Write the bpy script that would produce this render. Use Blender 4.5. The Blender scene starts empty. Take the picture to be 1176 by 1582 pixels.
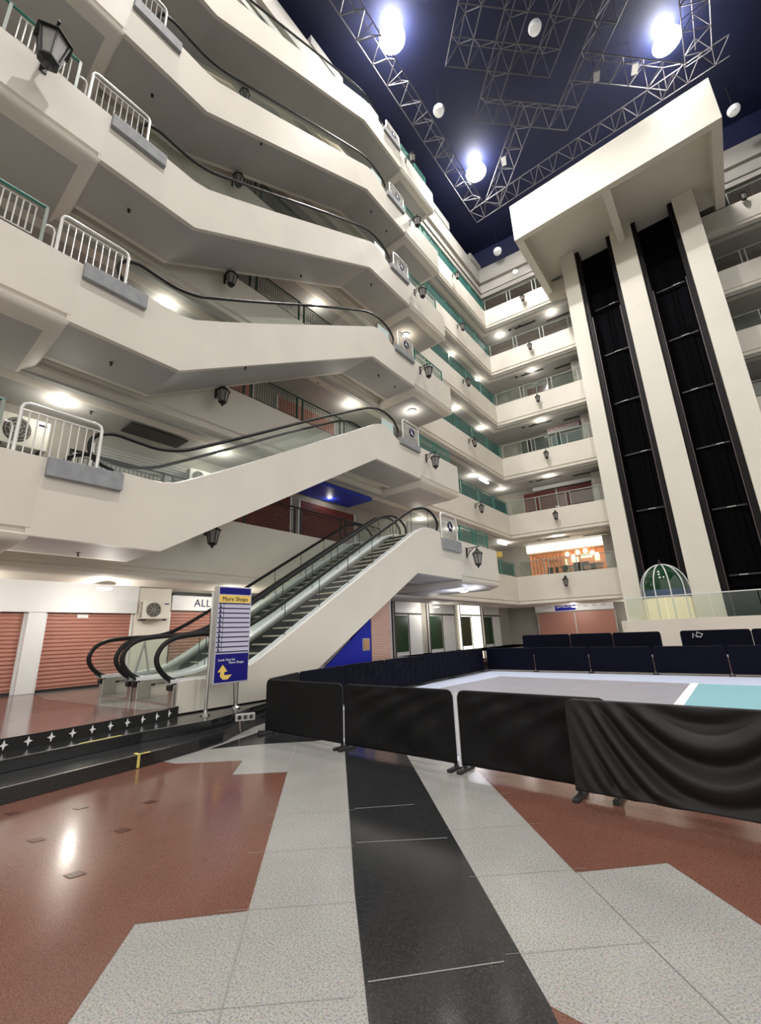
import bpy, bmesh, math, random
from mathutils import Vector, Matrix
random.seed(7)
C = bpy.context.scene.collection
PI = math.pi
# ------------------------------------------------------------------ levels
TB = lambda n: .422 + 4.752*n      # parapet top of the escalator bays at level n
TG = lambda n: .609 + 4.752*n      # parapet top of the galleries
SOFF = 2.0                         # gallery soffit below the parapet top
ST = .475                          # raised ground floor above the sunken court
ORD = {0: 'ground', 1: 'first', 2: 'second', 3: 'third', 4: 'fourth', 5: 'fifth', 6: 'sixth'}

# ------------------------------------------------------------------ materials
def mat(name, col, rough=.6, metal=0., noise=0., nscale=3., bump=0., bscale=40., spec=.5, emit=None, es=1., stain=None):
    m = bpy.data.materials.new(name); m.use_nodes = True
    nt = m.node_tree; b = nt.nodes['Principled BSDF']
    b.inputs['Base Color'].default_value = (*col, 1); b.inputs['Roughness'].default_value = rough
    b.inputs['Metallic'].default_value = metal; b.inputs['Specular IOR Level'].default_value = spec
    tc = nt.nodes.new('ShaderNodeTexCoord')
    if noise:
        n = nt.nodes.new('ShaderNodeTexNoise'); n.inputs['Scale'].default_value = nscale; n.inputs['Detail'].default_value = 6
        nt.links.new(tc.outputs['Object'], n.inputs['Vector'])
        r = nt.nodes.new('ShaderNodeValToRGB')
        r.color_ramp.elements[0].position = .35; r.color_ramp.elements[1].position = .7
        r.color_ramp.elements[0].color = (*[c*(1-noise) for c in col], 1); r.color_ramp.elements[1].color = (*col, 1)
        nt.links.new(n.outputs['Fac'], r.inputs['Fac']); nt.links.new(r.outputs['Color'], b.inputs['Base Color'])
    if bump:
        n2 = nt.nodes.new('ShaderNodeTexNoise'); n2.inputs['Scale'].default_value = bscale
        nt.links.new(tc.outputs['Object'], n2.inputs['Vector'])
        bp = nt.nodes.new('ShaderNodeBump'); bp.inputs['Strength'].default_value = bump; bp.inputs['Distance'].default_value = .01
        nt.links.new(n2.outputs['Fac'], bp.inputs['Height']); nt.links.new(bp.outputs['Normal'], b.inputs['Normal'])
    if emit:
        b.inputs['Emission Color'].default_value = (*emit, 1); b.inputs['Emission Strength'].default_value = es
    return m
def stone(name, base, dots, light, rough, scale=90., amt=.5, joint=None):
    m = bpy.data.materials.new(name); m.use_nodes = True; nt = m.node_tree; b = nt.nodes['Principled BSDF']
    tc = nt.nodes.new('ShaderNodeTexCoord')
    v = nt.nodes.new('ShaderNodeTexVoronoi'); v.inputs['Scale'].default_value = scale
    n = nt.nodes.new('ShaderNodeTexNoise'); n.inputs['Scale'].default_value = scale*.45; n.inputs['Detail'].default_value = 8
    n3 = nt.nodes.new('ShaderNodeTexNoise'); n3.inputs['Scale'].default_value = 1.3; n3.inputs['Detail'].default_value = 4
    for k in (v, n, n3): nt.links.new(tc.outputs['Object'], k.inputs['Vector'])
    r = nt.nodes.new('ShaderNodeValToRGB'); e = r.color_ramp.elements
    e[0].position = .38; e[0].color = (*dots, 1); e[1].position = .5; e[1].color = (*base, 1)
    x = e.new(.68); x.color = (*light, 1)
    nt.links.new(n.outputs['Fac'], r.inputs['Fac'])
    mx = nt.nodes.new('ShaderNodeMix'); mx.data_type = 'RGBA'; mx.inputs[0].default_value = .25
    nt.links.new(r.outputs['Color'], mx.inputs[6]); nt.links.new(v.outputs['Color'], mx.inputs[7]); mx.blend_type = 'MULTIPLY'
    mx2 = nt.nodes.new('ShaderNodeMix'); mx2.data_type = 'RGBA'; mx2.blend_type = 'MULTIPLY'; mx2.inputs[0].default_value = .35
    nt.links.new(mx.outputs[2], mx2.inputs[6]); nt.links.new(n3.outputs['Fac'], mx2.inputs[7])
    last = mx2.outputs[2]
    nt.links.new(last, b.inputs['Base Color'])
    b.inputs['Roughness'].default_value = rough
    rr = nt.nodes.new('ShaderNodeMapRange'); rr.inputs[3].default_value = rough*.7; rr.inputs[4].default_value = rough*1.4
    nt.links.new(n3.outputs['Fac'], rr.inputs[0]); nt.links.new(rr.outputs[0], b.inputs['Roughness'])
    return m
def emis(name, col, s):
    m = bpy.data.materials.new(name); m.use_nodes = True; nt = m.node_tree; nt.nodes.clear()
    o = nt.nodes.new('ShaderNodeOutputMaterial'); e = nt.nodes.new('ShaderNodeEmission')
    e.inputs[0].default_value = (*col, 1); e.inputs[1].default_value = s; nt.links.new(e.outputs[0], o.inputs[0])
    return m
def glass(name, col, alpha, rough=.03):
    m = bpy.data.materials.new(name); m.use_nodes = True; nt = m.node_tree; nt.nodes.clear()
    o = nt.nodes.new('ShaderNodeOutputMaterial'); t = nt.nodes.new('ShaderNodeBsdfTransparent'); t.inputs[0].default_value = (*col, 1)
    g = nt.nodes.new('ShaderNodeBsdfGlossy'); g.inputs['Roughness'].default_value = rough
    d = nt.nodes.new('ShaderNodeBsdfDiffuse'); d.inputs[0].default_value = (.55, .7, .62, 1)
    lw = nt.nodes.new('ShaderNodeLayerWeight'); lw.inputs[0].default_value = .5
    pw = nt.nodes.new('ShaderNodeMath'); pw.operation = 'POWER'; pw.inputs[1].default_value = 4; nt.links.new(lw.outputs['Facing'], pw.inputs[0])
    fr = nt.nodes.new('ShaderNodeMath'); fr.operation = 'MULTIPLY_ADD'; fr.inputs[1].default_value = .35; fr.inputs[2].default_value = .04; nt.links.new(pw.outputs[0], fr.inputs[0])
    m1 = nt.nodes.new('ShaderNodeMixShader'); m1.inputs[0].default_value = alpha
    m2 = nt.nodes.new('ShaderNodeMixShader')
    nt.links.new(t.outputs[0], m1.inputs[1]); nt.links.new(d.outputs[0], m1.inputs[2])
    nt.links.new(fr.outputs[0], m2.inputs[0]); nt.links.new(m1.outputs[0], m2.inputs[1]); nt.links.new(g.outputs[0], m2.inputs[2])
    nt.links.new(m2.outputs[0], o.inputs[0])
    return m
M = {}
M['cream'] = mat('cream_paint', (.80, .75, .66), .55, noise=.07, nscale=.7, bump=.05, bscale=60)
M['soffit'] = mat('soffit_shade_tone', (.60, .57, .52), .8, noise=.1, nscale=.5)  # darker cream for soffits, their shade put into the colour
M['underside'] = mat('underside_shade_tone', (.50, .485, .46), .6, noise=.08, nscale=.6)  # same cream toned down: shade on the undersides put into the colour
M['cornice'] = mat('cornice_shade_tone', (.33, .31, .28), .7, noise=.1, nscale=.8)  # shade under the roof put into the cornice colour
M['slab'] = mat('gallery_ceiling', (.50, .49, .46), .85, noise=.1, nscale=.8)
M['tower'] = mat('tower_paint', (.82, .78, .68), .5, noise=.05, nscale=.5)
M['navy'] = mat('navy_ceiling', (.002, .006, .045), .7, noise=.3, nscale=.4)
M['truss'] = mat('truss_paint', (.085, .08, .09), .6)
M['rubber'] = mat('black_rubber', (.010, .010, .011), .42, spec=.3)
M['darkgreen'] = mat('dark_green_railing', (.012, .065, .045), .45)
M['black'] = mat('black_paint', (.015, .015, .016), .5)
M['matblack'] = mat('dull_black', (.01, .01, .01), .8)
M['steel'] = mat('brushed_steel', (.62, .61, .58), .28, metal=1., noise=.15, nscale=6)
M['white_tube'] = mat('white_tube', (.78, .77, .74), .3, metal=.4)
M['whitemetal'] = mat('white_metal', (.82, .83, .84), .35)
M['greyblock'] = mat('grey_ledge', (.34, .35, .37), .6, noise=.2, nscale=5)
M['green'] = mat('green_railing', (.03, .20, .16), .4)
M['greenpan'] = mat('green_mesh_panel', (.015, .095, .085), .5)
M['darkpan'] = mat('brown_bar_panel', (.07, .045, .035), .5)
M['greyrail'] = mat('grey_green_rail', (.30, .34, .30), .4)
M['glass'] = glass('balustrade_glass', (.93, .97, .95), .025)
M['tower_glass'] = glass('clear_glass', (.9, .93, .9), .04)
M['frost'] = mat('frosted_lantern_glass', (.30, .28, .26), .3)
M['red_stone'] = stone('red_granite', (.215, .095, .068), (.14, .058, .042), (.26, .125, .09), .15, 260)
M['white_stone'] = stone('white_granite', (.44, .43, .41), (.29, .28, .27), (.51, .50, .48), .2, 200)
M['black_stone'] = stone('black_granite', (.028, .029, .031), (.012, .012, .012), (.05, .05, .052), .14, 250)
M['stage_stone'] = stone('pink_brown_granite', (.20, .12, .11), (.08, .05, .05), (.28, .18, .16), .14, 220)
M['grey_stone'] = stone('grey_marble', (.33, .31, .28), (.2, .19, .18), (.42, .40, .37), .14, 200)
M['joint'] = mat('stone_joint', (.26, .25, .24), .8)
M['dark_tile'] = mat('dark_brown_tile', (.07, .02, .015), .25)
M['shutter'] = mat('brown_shutter', (.47, .22, .17), .45)
M['redshutter'] = mat('dark_red_shutter', (.16, .03, .025), .5)
M['white_wall'] = mat('white_wall', (.82, .82, .82), .5, noise=.04, nscale=1.5)
M['ac'] = mat('ac_casing', (.72, .70, .62), .45)
M['cloth'] = mat('black_cloth', (.006, .006, .0065), .7, bump=.15, bscale=300, spec=.22)
M['navycloth'] = mat('navy_cloth', (.0014, .0018, .009), .7, spec=.12)
M['blue'] = mat('royal_blue', (.006, .012, .34), .5, spec=.3)
M['signblue'] = mat('sign_blue', (.006, .004, .19), .5, spec=.25)
M['signwhite'] = mat('sign_pale', (.62, .60, .74), .5)
M['signyellow'] = mat('sign_yellow', (.95, .66, .14), .5)
M['darkblue_ink'] = mat('navy_ink', (.006, .006, .06), .6, spec=.2)
M['white_ink'] = mat('white_ink', (.85, .85, .88), .5)
M['red_ink'] = mat('red_ink', (.5, .03, .03), .5)
M['brick'] = mat('pink_tile', (.52, .33, .27), .5)
M['court_grey'] = mat('court_grey', (.30, .29, .33), .6, noise=.1, nscale=2)
M['court_white'] = mat('court_pale_blue', (.62, .68, .85), .35)
M['court_line'] = mat('court_line', (.9, .9, .9), .5)
M['court_teal'] = mat('court_turquoise', (.22, .44, .50), .6)
M['tape'] = mat('yellow_tape', (.75, .62, .16), .5)
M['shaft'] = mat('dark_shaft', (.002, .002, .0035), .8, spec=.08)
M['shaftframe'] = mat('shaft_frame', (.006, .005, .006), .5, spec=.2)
M['cloth_highlit'] = mat('black_cloth_highlit', (.013, .013, .0125), .55, spec=.4)  # paler than the other cloth: fold highlights put into the colour
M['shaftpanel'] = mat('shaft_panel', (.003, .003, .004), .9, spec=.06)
M['rail'] = mat('guide_rail', (.07, .045, .042), .45)
M['domegreen'] = mat('green_dome_glass', (.012, .05, .022), .12)
M['cabblue'] = mat('cab_blue_band', (.06, .10, .17), .4)
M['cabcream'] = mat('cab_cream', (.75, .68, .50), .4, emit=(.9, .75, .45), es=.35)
M['downlight'] = emis('downlight_lens', (1, .96, .88), 14)
M['warmlight'] = emis('warm_downlight_lens', (1, .78, .42), 12)
M['highbay'] = emis('high_bay_lens', (1, .98, .95), 60)
M['tubelight'] = emis('tube_light', (.95, .98, 1), 4)
M['lampglobe'] = emis('cafe_globe', (1, .80, .5), 6)
M['cafewall'] = mat('cafe_wall', (.50, .20, .10), .5, noise=.6, nscale=2.2, emit=(.8, .26, .10), es=.5)  # wall glows: the lit cafe interior put into the colour
M['menu'] = mat('menu_board', (.85, .75, .6), .5, emit=(1, .85, .65), es=.6)
M['cafewood'] = mat('cafe_wood', (.45, .25, .13), .4)
M['cafesign'] = emis('cafe_lit_fascia', (1, .93, .78), 1.6)
M['step'] = mat('escalator_step', (.025, .023, .022), .45, metal=.3)
M['nosing'] = mat('step_nosing', (.58, .52, .42), .5)
M['endpanel'] = mat('pale_end_panel', (.62, .75, .74), .3)
M['deck'] = mat('white_deck', (.72, .74, .76), .25)
M['socket'] = mat('socket_grey', (.48, .47, .44), .5)
M['lampwhite'] = mat('ceiling_dome_white', (.7, .7, .7), .4, emit=(1, 1, 1), es=.15)
M['vent'] = mat('dark_vent', (.06, .05, .045), .7)
M['bluelit'] = mat('blue_lit_soffit', (.02, .05, .5), .5)  # blue light on the soffit put into the colour of a panel
M['redlit'] = mat('red_shop_sign', (.7, .04, .03), .4, emit=(1, .12, .08), es=.8)
M['shopwhite'] = mat('shop_white_panel', (.75, .74, .74), .4)
M['brownwall'] = mat('rear_wall_paint', (.42, .39, .34), .7, noise=.2, nscale=1)

# ------------------------------------------------------------------ mesh helpers
class MB:
    def __init__(s): s.bm = bmesh.new(); s.mi = 0
    def _t(s, vs, mx=None):
        if mx is not None: bmesh.ops.transform(s.bm, matrix=mx, verts=vs)
    def box(s, x0, x1, y0, y1, z0, z1, mx=None, mi=0):
        if x0 > x1: x0, x1 = x1, x0
        if y0 > y1: y0, y1 = y1, y0
        if z0 > z1: z0, z1 = z1, z0
        v = [s.bm.verts.new(p) for p in [(x0,y0,z0),(x1,y0,z0),(x1,y1,z0),(x0,y1,z0),(x0,y0,z1),(x1,y0,z1),(x1,y1,z1),(x0,y1,z1)]]
        for f in [(0,3,2,1),(4,5,6,7),(0,1,5,4),(1,2,6,5),(2,3,7,6),(3,0,4,7)]:
            q = s.bm.faces.new([v[i] for i in f]); q.material_index = mi
        s._t(v, mx); return s
    def prism(s, poly, axis, a0, a1, mx=None, mi=0):
        # poly in the two other axes: axis x -> (y,z), y -> (x,z), z -> (x,y)
        def P(p, a): return (a, p[0], p[1]) if axis == 'x' else ((p[0], a, p[1]) if axis == 'y' else (p[0], p[1], a))
        A = [s.bm.verts.new(P(p, a0)) for p in poly]; B = [s.bm.verts.new(P(p, a1)) for p in poly]
        n = len(poly)
        for i in range(n):
            f = s.bm.faces.new([A[i], A[(i+1) % n], B[(i+1) % n], B[i]]); f.material_index = mi
        for L in (A, B[::-1]):
            f = s.bm.faces.new(L); f.material_index = mi
        s._t(A+B, mx); return s
    def sweep(s, prof, path, closed=False, mi=0):
        # prof: (offset outward, z); path: (x, y, nx, ny) with mitred normals
        rings = []
        for (x, y, nx, ny) in path: rings.append([s.bm.verts.new((x+nx*o, y+ny*o, z)) for (o, z) in prof])
        m = len(prof)
        for a in range(len(rings)-1):
            for i in range(m):
                f = s.bm.faces.new([rings[a][i], rings[a][(i+1) % m], rings[a+1][(i+1) % m], rings[a+1][i]]); f.material_index = mi
        s.bm.faces.new(rings[0]); s.bm.faces.new(rings[-1][::-1])
        return s
    def tube(s, pts, r, n=8, closed=False, mi=0):
        pts = [Vector(p) for p in pts]; rings = []; N = len(pts)
        up = Vector((0, 0, 1)); prev = None
        for i, p in enumerate(pts):
            if closed: t = (pts[(i+1) % N]-pts[i-1])
            else: t = (pts[min(i+1, N-1)]-pts[max(i-1, 0)])
            t.normalize()
            if prev is None:
                a = t.cross(up if abs(t.z) < .95 else Vector((1, 0, 0))).normalized()
            else:
                a = (prev - t*prev.dot(t)).normalized()
            prev = a; b = t.cross(a)
            rr = r[i] if isinstance(r, (list, tuple)) else r
            rings.append([s.bm.verts.new(p+(a*math.cos(2*PI*k/n)+b*math.sin(2*PI*k/n))*rr) for k in range(n)])
        K = N if closed else N-1
        for i in range(K):
            for k in range(n):
                f = s.bm.faces.new([rings[i][k], rings[i][(k+1) % n], rings[(i+1) % N][(k+1) % n], rings[(i+1) % N][k]]); f.material_index = mi
        if not closed:
            s.bm.faces.new(rings[0][::-1]).material_index = mi; s.bm.faces.new(rings[-1]).material_index = mi
        return s
    def bar(s, a, b, r, n=4, mi=0): return s.tube([a, b], r, n, mi=mi)
    def lathe(s, prof, cx=0, cy=0, n=20, mi=0, rot=0):
        rings = []
        for (r, z) in prof: rings.append([s.bm.verts.new((cx+r*math.cos(2*PI*k/n+rot), cy+r*math.sin(2*PI*k/n+rot), z)) for k in range(n)])
        for i in range(len(rings)-1):
            for k in range(n):
                f = s.bm.faces.new([rings[i][k], rings[i][(k+1) % n], rings[i+1][(k+1) % n], rings[i+1][k]]); f.material_index = mi
        s.bm.faces.new(rings[0][::-1]).material_index = mi; s.bm.faces.new(rings[-1]).material_index = mi
        return s
    def poly(s, pts, mi=0):
        f = s.bm.faces.new([s.bm.verts.new(p) for p in pts]); f.material_index = mi; return s
    def build(s, name, m, parent=None, smooth=False, bevel=0, loc=None):
        bmesh.ops.recalc_face_normals(s.bm, faces=s.bm.faces)
        me = bpy.data.meshes.new(name); s.bm.to_mesh(me); s.bm.free()
        for k in (m if isinstance(m, (list, tuple)) else [m]): me.materials.append(M[k] if isinstance(k, str) else k)
        o = bpy.data.objects.new(name, me); C.objects.link(o)
        if parent is not None: o.parent = parent
        if loc is not None: o.location = loc
        if smooth:
            for p in me.polygons: p.use_smooth = True
            try: me.set_sharp_from_angle(angle=math.radians(38))
            except Exception: pass
        if bevel:
            b = o.modifiers.new('bevel', 'BEVEL'); b.width = bevel; b.segments = 2; b.limit_method = 'ANGLE'
        return o
def tag(o, label=None, cat=None, group=None, kind=None):
    if label: o['label'] = label
    if cat: o['category'] = cat
    if group: o['group'] = group
    if kind: o['kind'] = kind
    return o
def empty(name, loc=(0, 0, 0), rz=0):
    o = bpy.data.objects.new(name, None); C.objects.link(o); o.location = loc; o.rotation_euler = (0, 0, rz); o.empty_display_size = .2
    return o
def copy_tree(o, parent=None):
    c = o.copy(); C.objects.link(c)
    if parent is not None: c.parent = parent
    for ch in list(o.children): copy_tree(ch, c)
    return c
nS = {}
def struct(o, label):
    return tag(o, label, None, None, 'structure')
def text(body, size, m, parent, loc, rot, name='lettering', ext=.004, align='CENTER', sx=1.):
    cu = bpy.data.curves.new('t', 'FONT'); cu.body = body; cu.size = size; cu.extrude = ext; cu.align_x = align; cu.align_y = 'CENTER'
    cu.space_character = 1.05
    t = bpy.data.objects.new('t', cu); C.objects.link(t)
    bpy.context.view_layer.update()
    me = bpy.data.meshes.new_from_object(t.evaluated_get(bpy.context.evaluated_depsgraph_get()))
    bpy.data.objects.remove(t)
    me.materials.clear(); me.materials.append(M[m])
    o = bpy.data.objects.new(name, me); C.objects.link(o); o.parent = parent; o.location = loc; o.rotation_euler = rot; o.scale = (sx, 1, 1)
    return o

# ------------------------------------------------------------------ camera
cam = bpy.data.cameras.new('camera'); co = bpy.data.objects.new('camera', cam); C.objects.link(co)
Rr = (0.776515, 0.629088, -0.035678); Ru = (0.199012, -0.191139, 0.961176); Rf = (-0.597845, 0.753468, 0.273618)
mx = Matrix(((Rr[0], Ru[0], -Rf[0], 0), (Rr[1], Ru[1], -Rf[1], 0), (Rr[2], Ru[2], -Rf[2], 1.6), (0, 0, 0, 1)))
co.matrix_world = mx
cam.sensor_fit = 'HORIZONTAL'; cam.sensor_width = 36; cam.lens = 666.42*36/1176; cam.clip_end = 300; cam.clip_start = .05
bpy.context.scene.camera = co

# ------------------------------------------------------------------ floor of the sunken court
# colour fields laid out on the diagonal grid of the paving
f = MB()
f.box(-8.9, 30, -12, 19.0, -.3, 0, mi=0)
f.box(-40, -8.9, -12, 45, -.3, -.02, mi=0); f.box(-8.9, 30, 19.0, 45, -.3, -.02, mi=0)
e1, e2, e3 = .0015, .003, .0045
def P(z, *pts, mi): f.poly([(x, y, z) for x, y in pts], mi=mi)
d = Vector((2.56, -2.84)).normalized()
# red field left of the stripe
P(e1, (-4.75, 3.93), (-2.70, 1.95), (-3.15, 1.48), (-2.66, 1.0), (-1.5, -.2), (-3.0, -6), (-12, -6), (-12, 2.5), (-6.40, 3.35), (-5.72, 3.94), (-5.26, 3.49), mi=1)
# red field right of the stripe
P(e1, (-2.84, 5.25), (-1.21, 3.51), (-.73, 3.99), (-.24, 3.51), (1.6, 1.6), (9, 1.6), (9, 9), (-6.2, 9), mi=1)
P(e1, (-.99, 2.32), (-.85, 2.31), (-.2, 1.6), (-1.2, .9), (-1.45, 1.72), mi=1)
# black stripe
P(e2, (-5.2, 5.45), (-4.83, 5.05), (-2.29, 2.47), (-1.58, 1.78), (-1.3, 1.55), (-.72, 1.98), (-.99, 2.32), (-3.94, 5.34), (-4.3, 5.72), mi=2)
P(e2, (-6.75, 4.05), (-6.32, 4.64), (-5.69, 5.24), (-5.3, 5.9), (-7.3, 5.9), mi=2)
# joints: thin grooves between the slabs
def J(a, b, z=e3, w=.004, mi=3):
    a = Vector(a); b = Vector(b); t = (b-a).normalized(); n = Vector((-t.y, t.x))*w
    P(z, tuple(a+n), tuple(b+n), tuple(b-n), tuple(a-n), mi=mi)
J((-2.70, 1.95), (-2.11, 1.39)); J((-5.84, 5.01), (-4.75, 3.93)); J((-2.82, 3.91), (-3.24, 3.51), mi=4); J((-1.26, 2.45), (-1.73, 1.95), mi=4); J((-2.19, 3.47), (-2.75, 2.99), mi=4)
for k in range(-2, 5):
    c0 = Vector((-2.29, 2.47)) + d*(k*.74+.1); J(tuple(c0), tuple(c0+Vector((-.62, -.56))), w=.0016)
    c1 = Vector((-1.77, 3.05)) + d*(k*.74); J(tuple(c1), tuple(c1+Vector((.60, .55))), w=.0016)
J((-1.20, 3.52), (-.68, 2.98), w=.003); J((-.68, 2.98), (.1, 2.2), w=.003)
for (x, y) in [(-6.08, 1.53), (-5.65, 1.98), (-5.1, 1.48), (-5.18, 2.47), (-4.13, 1.47), (-4.66, 2.0)]:
    a = Vector((x, y)); P(e3, *[tuple(a+Vector((math.cos(.76+k*PI/2), math.sin(.76+k*PI/2)))*(.085 if k % 2 == 0 else .055)) for k in range(4)], mi=5)
fl = f.build('floor', ['white_stone', 'red_stone', 'black_stone', 'joint', 'joint', 'dark_tile'])
struct(fl, 'sunken court floor of white, red and black granite in a diagonal pattern')

# raised ground floor with three curved black steps
def edge(off):   # x of the step edge as polyline over y
    base = [(-9, -6.1), (-4, -6.25), (0, -6.42), (1.5, -6.49), (2, -6.54), (2.6, -6.6), (3.3, -6.67), (3.9, -6.8), (4.4, -6.95), (4.9, -7.28), (5.5, -7.62), (6.5, -8.0), (8, -8.4), (10, -8.72), (13, -8.9), (20, -9.0)]
    return base
def stepslab(name, edge_pts, z0, z1, m, label):
    b = MB(); poly = [(x, y) for y, x in edge_pts] + [(-20, edge_pts[-1][0]), (-20, edge_pts[0][0])]
    b.prism(poly, 'z', z0, z1)
    return b
b0 = edge(0)
b1 = [(y, (x-.72 if y < 3.4 else x-.72+min(.5, (y-3.4)*.35))) for y, x in b0]
b1 = [(y, x if y < 5 else min(x, -7.72-(y-5)*.2) if y < 8 else b0[i][1]-.05) for i, (y, x) in enumerate(b1)]
s1 = stepslab('', b0, 0, .165, None, '').build('step_lower', ['black_stone'], bevel=.006); struct(s1, 'lowest black granite step curving around the court')
s2 = stepslab('', b1, .165, .313, None, '').build('step_middle', ['black_stone'], bevel=.006); struct(s2, 'middle black granite step with worn pale edge')
b2 = [(-9, -7.3), (-4, -7.4), (0, -7.6), (1.5, -7.74), (2, -7.77), (2.6, -7.82), (3.3, -7.94), (3.9, -8.1), (4.3, -8.3), (4.36, -8.42), (4.37, -12.1), (36, -12.1)]
s3 = MB(); s3.prism([(x, y) for y, x in b2]+[(-20, 36), (-20, -9)], 'z', .313, ST)
s3.box(-20, 30, 19, 45, 0, ST)
s3.prism([(-8.9, 8.2), (-8.9, 19.1), (-12.2, 19.1), (-12.2, 4.4), (-8.42, 4.4)], 'z', .313, ST)
s3.poly([(x, y, ST+.002) for x, y in [(-8.3, 4.1), (-8.85, 4.9), (-12.2, 4.9), (-14.4, 6.5), (-14.4, 3.6), (-12.4, 3.35), (-9.6, 3.6), (-8.4, 3.75)]], mi=1)
fs = s3.build('floor_raised', ['stage_stone', 'grey_stone']); struct(fs, 'raised ground floor of polished pink brown stone')
# riser facing with the row of white stars
r = MB()
rp = b2[:10]
for (y0, x0), (y1, x1) in zip(rp[:-1], rp[1:]):
    r.prism([(x0+.012, y0), (x1+.012, y1), (x1-.004, y1), (x0-.004, y0)], 'z', .316, ST+.003)
rs = r.build('star_riser', ['matblack']); tag(rs, 'black riser strip under the raised floor with a row of cut stars', 'step facing')
def xat(y, pts):
    for (y0, x0), (y1, x1) in zip(pts[:-1], pts[1:]):
        if y0 <= y <= y1: return x0+(x1-x0)*(y-y0)/(y1-y0)
for i in range(14):
    y = .93+i*.262
    x = xat(y, rp)+.0135; m = MB(); z = .396; R1, R2 = .064, .021
    m.prism([(y+math.sin(k*PI/4)*(R1*(1 if k % 4 == 0 else .78) if k % 2 == 0 else R2), z+math.cos(k*PI/4)*(R1 if k % 2 == 0 else R2)) for k in range(8)], 'x', x, x+.004)
    o = m.build('star', ['white_ink'], rs)
# worn pale step nosings + yellow tape
def strip(pts, z, w, name, m, label, cat, y0, y1, dz=.004):
    b = MB(); ys = [y0+(y1-y0)*k/10 for k in range(11)]
    for a, c in zip(ys[:-1], ys[1:]):
        xa, xc = xat(a, pts), xat(c, pts)
        b.prism([(xa+.003, a), (xc+.003, c), (xc-w, c), (xa-w, a)], 'z', z, z+dz)
    return tag(b.build(name, [m]), label, cat)
strip(b0, .166, .02, 'step_nosing', 'steel', 'thin worn metal edge strip on the lowest black step', 'edge strip', .5, 3.4)
strip(b1, .314, .02, 'step_nosing', 'steel', 'thin worn metal edge strip on the middle black step', 'edge strip', .5, 4.2)
strip(b1, .319, .03, 'yellow_tape', 'tape', 'length of yellow tape stuck along the middle black step', 'tape', 2.45, 3.0)
t = MB(); xx = xat(2.95, b0); t.box(xx+.002, xx+.008, 2.93, 2.965, .01, .17); t.box(xx-.12, xx+.006, 2.93, 2.965, .167, .173); t.box(xx-.02, xx+.006, 2.93, 3.1, .168, .174)
tag(t.build('yellow_tape', ['tape']), 'short yellow tape hanging down over the lowest black step', 'tape')

# ------------------------------------------------------------------ galleries (left along x=-12.3, back wall turned 6.25 degrees)
XG = -12.3; YC = 31.52; BE = .109
cB, sB = math.cos(BE), math.sin(BE)
def BW(u, off, z=0): return Vector((XG+u*cB-off*sB, YC+u*sB+off*cB, z))   # off>0 = behind the parapet face
mxB = Matrix.Translation((XG, YC, 0)) @ Matrix.Rotation(BE, 4, 'Z')
# mitre at the corner between the two parapet faces
nL = Vector((1, 0)); nB = Vector((sB, -cB)); mit = (nL+nB); mit = mit/(1+nL.dot(nB))
def prof(top, face=1.55):
    return [(0, top), (0, top-face), (-.07, top-face-.05), (-.07, top-face-.10), (-.02, top-face-.16), (-.03, top-face-.25), (-.12, top-face-.33), (-.25, top-face-.36), (-.55, top-face-.45), (-.75, top-face-.45), (-.75, top-face+.1), (-.16, top-face+.2), (-.16, top)]
UE = 26
for n in range(1, 7):
    g = MB(); t = TG(n)
    path = [(XG, -8, 1, 0), (XG, YC, mit.x, mit.y), (XG+UE*cB, YC+UE*sB, nB.x, nB.y)]
    g.sweep(prof(t, 1.55 if n > 1 else 1.75), path)
    struct(g.build('trim_%d' % n, ['cream'], smooth=True), 'cream gallery parapet with rolled lower edge, %s floor' % ORD[n])
    g = MB(); zc = t-SOFF+.04
    g.prism([(XG-.2, -8), (XG-.2, YC+.15), (XG+UE*cB, YC+UE*sB+.2), (XG+UE*cB-.6, YC+UE*sB+5.5), (-20, YC+5), (-20, -8)], 'z', zc, t-.19)
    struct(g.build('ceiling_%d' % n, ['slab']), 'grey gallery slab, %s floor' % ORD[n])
# rear walls of the galleries, shops in them
g = MB(); g.box(-14.9, -14.6, -8, YC+3.5, 0, 34); struct(g.build('wall_left', ['brownwall']), 'rear wall of the left galleries')
g = MB(); g.box(-4, UE, 3.4, 3.7, 0, 34, mx=mxB); struct(g.build('wall_back', ['brownwall']), 'rear wall of the back galleries')
# cornice under the roof
g = MB()
cp = [(0, 33.8), (.0, 32.3), (-.25, 32.25), (-.25, 31.7), (.0, 31.6), (.0, 31.15), (-.3, 31.1), (-.3, 30.6), (-.9, 30.6), (-.9, 33.8)]
g.sweep([(o-.1, z) for o, z in cp], path)
g.prism([(XG-.2, -8), (XG-.2, YC+.15), (XG+UE*cB, YC+UE*sB+.2), (XG+UE*cB-.6, YC+UE*sB+5.5), (-20, YC+5), (-20, -8)], 'z', 30.7, 31.1)
struct(g.build('trim_7', ['cornice'], smooth=True), 'stepped cornice under the dark roof, shade put into its grey')
g = MB()
for k in range(6): g.box(XG-.9, XG-.02, -2+k*6.4, .6+k*6.4, 33.8, 34.5)
struct(g.build('trim_8', ['cornice']), 'raised blocks on top of the left cornice')
# roof
g = MB(); g.box(-22, 32, -8, 48, 36.2, 36.6); struct(g.build('ceiling', ['navy']), 'dark navy roof over the atrium')
g = MB(); g.box(-14, -13.5, -8, 48, 33.8, 36.3); g.box(-6, 34, .5, .9, 33.8, 36.3, mx=mxB)
struct(g.build('wall_upper', ['navy']), 'dark navy wall band above the cornice')

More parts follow.
